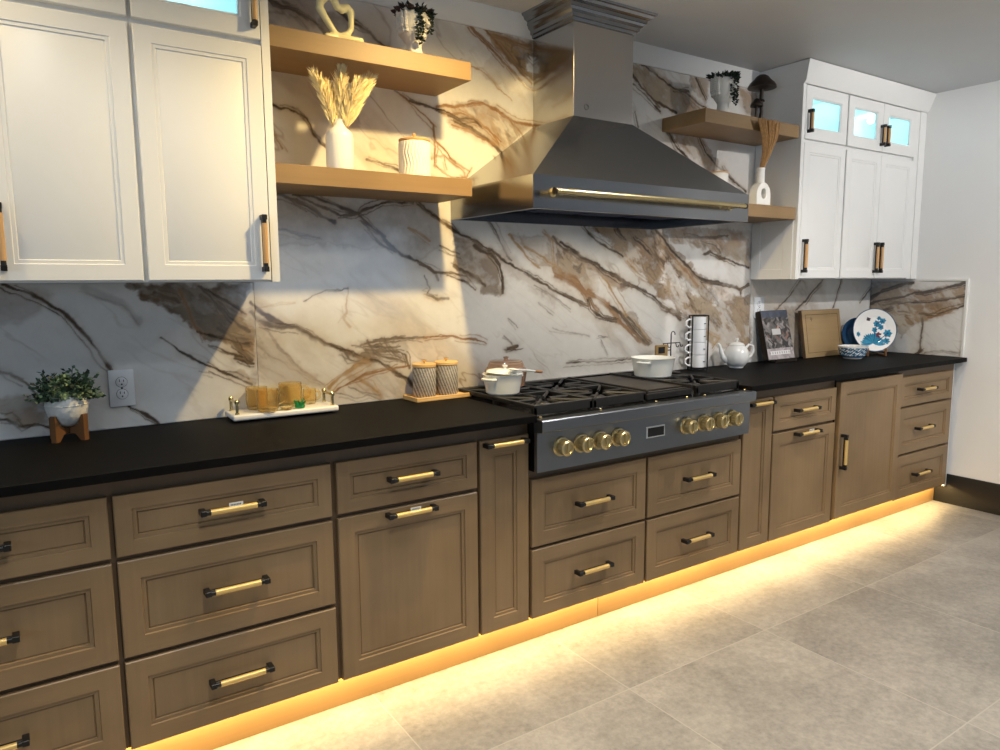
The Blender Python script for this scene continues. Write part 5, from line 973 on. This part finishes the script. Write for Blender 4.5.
mb=MB(); mb.lathe(plate_profile(.090),(0,0,0),48,0,(0,-1,0)); o=mb.build('plate','blueware',None,40,(4.757,-.090,ZK+.012+.090)); o.rotation_euler=(-.2,0,-.62); tag(o,'smaller dark blue plate furthest back behind the flowered plate','plate')
t=thing('plate_stand','small brown wooden stand with a front peg holding the flowered plate','stand',(4.785,-.205,ZK),-.62)
mb=MB()
for x in(-.055,.055):
    mb.box((x-.007,-.062,0),(x+.007,.050,.014),0,.003); mb.box((x-.007,-.062,.014),(x+.007,-.050,.050),0,.003)
mb.box((-.05,.030,.002),(.05,.042,.012),0,.002); mb.build('frame','stand',t,0)
# blue and white bowl
t=thing('bowl','blue and white patterned bowl in front of the cutting board and plates','bowl',(4.525,-.228,ZK)); t.scale=(1.08,1.08,1.1)
N=120; prof=[(.0,.006),(.045,.004),(.048,0),(.050,.004),(.062,.012)]+[(.066+.012*i/14,.016+.050*i/14) for i in range(15)]+[(.0785,.069),(.0755,.069),(.062,.020),(.040,.012),(0,.011)]
mb=MB(); mb.lathe(prof,(0,0,0),N); o=mb.build('vessel','glaze',t,50); me=o.data; va=np.empty(len(me.vertices)*3); me.vertices.foreach_get('co',va); va=va.reshape(-1,3)
th=np.arctan2(va[:,1],va[:,0]); z=va[:,2]; rr=np.hypot(va[:,0],va[:,1]); c=np.tile(np.array((.78,.79,.80)),(len(va),1)); out=rr>(.060+.25*np.maximum(z-.016,0)-.002)
pat=(np.sin(16*th+9*np.sin(z*170))+np.sin(29*th-z*420)+.9*np.sin(z*310+5*th)); m=out&(z<.060)&(pat>-.75); c[m]=np.array((.03,.17,.28)); m=out&(z<.060)&(pat>.8); c[m]=np.array((.02,.08,.18)); c[(z>.010)&(z<.019)&out]=(.02,.10,.2)
at=me.color_attributes.new('Col','FLOAT_COLOR','POINT'); at.data.foreach_set('color',np.hstack([c,np.ones((len(c),1))]).astype(np.float32).ravel())
mb=MB(); mb.lathe([(0,0),(.074,0),(.076,.003),(.074,.006),(0,.006)],(0,0,-.0),48); 
mb.bm.free()
# ------------------------------------------------------------------ lights
WARM=(1.0,.72,.30); NEUT2=(1,.955,.90); NEUT=(1.0,.955,.91); COOL=(.72,.86,1.0)
def can(x,y,e,col,size=.035,cone=2.5,blend=.5): return lamp('SPOT','unseen_spot',(x,y,H-.012),e,col,size,(0,0,0),cone=cone,blend=blend)
def aim(x,y,e,col,tgt,cone,blend=.6):
    p=Vector((x,y,H-.012)); o=lamp('SPOT','unseen_spot',p,e,col,.035,(0,0,0),cone=cone,blend=blend); o.rotation_euler=(Vector(tgt)-p).to_track_quat('-Z','Y').to_euler()
can(1.74,-.87,150,WARM,.035,2.86,.62); can(-.08,-.60,30,WARM,.035,2.9,.5)
can(.95,-1.42,15,COOL); can(2.9,-1.30,72,NEUT); aim(4.2,-2.4,135,NEUT,(4.4,-.3,1.45),1.45); can(2.3,-1.95,130,NEUT2,.035,1.65,.7); can(.75,-1.95,132,NEUT2,.035,1.65,.7); can(3.9,-1.95,62,NEUT2,.035,1.65,.7); can(.36,-1.02,17,(.84,.92,1)); aim(4.0,-3.4,62,(1,.96,.92),(5.1,-1.2,1.2),1.6)  # spots on doors, base cabinets and right wall are added fill lamps
lamp('AREA','window_fill',(XL+.03,-3.3,1.475),34,(.60,.79,1.0),1.9,(PI/2,0,-PI/2),sy=1.15)  # area lamp for the added left window, brightens the right wall
lamp('AREA','window_fill',(3.3,YF+.03,1.5),13,(.60,.79,1.0),1.9,(PI/2,0,0),sy=1.0)
lamp('AREA','led_strip',(1.9,-.528,.1335),30,(1.0,.71,.31),6.35,(math.radians(12),0,0),sy=.012)
w=bpy.data.worlds.new('world'); scene.world=w; w.use_nodes=True; bg=w.node_tree.nodes['Background']; bg.inputs[0].default_value=(.55,.7,1,1); bg.inputs[1].default_value=.6
# ------------------------------------------------------------------ camera
cd=bpy.data.cameras.new('camera'); cam=bpy.data.objects.new('camera',cd); COL.objects.link(cam)
r=Vector((0.82936899,-0.55866557,-0.0063135)); u=Vector((0.07633402,0.10211313,0.99183972)); f=Vector((0.55346201,0.82308304,-0.12733465))
mt=Matrix((r,u,-f)).transposed().to_4x4(); mt.translation=Vector((0.33478648,-2.64199787,1.38904275)); cam.matrix_world=mt
cd.sensor_fit='HORIZONTAL'; cd.sensor_width=36; cd.lens=36*722.4058/1000; cd.clip_start=.02; cd.clip_end=50
scene.camera=cam
vs=scene.view_settings; vs.view_transform='Standard'; vs.look='None'; vs.gamma=1; vs.exposure=0.0; vs.use_curve_mapping=False
for x in (2.08,2.46,2.84): lamp('SPOT','under_hood_fill',(x,-.47,1.688),11.0,(1,.88,.70),.02,(math.radians(30),0,0),cone=1.9,blend=.7)  # fill spots added under the hood to brighten marble and cooktop
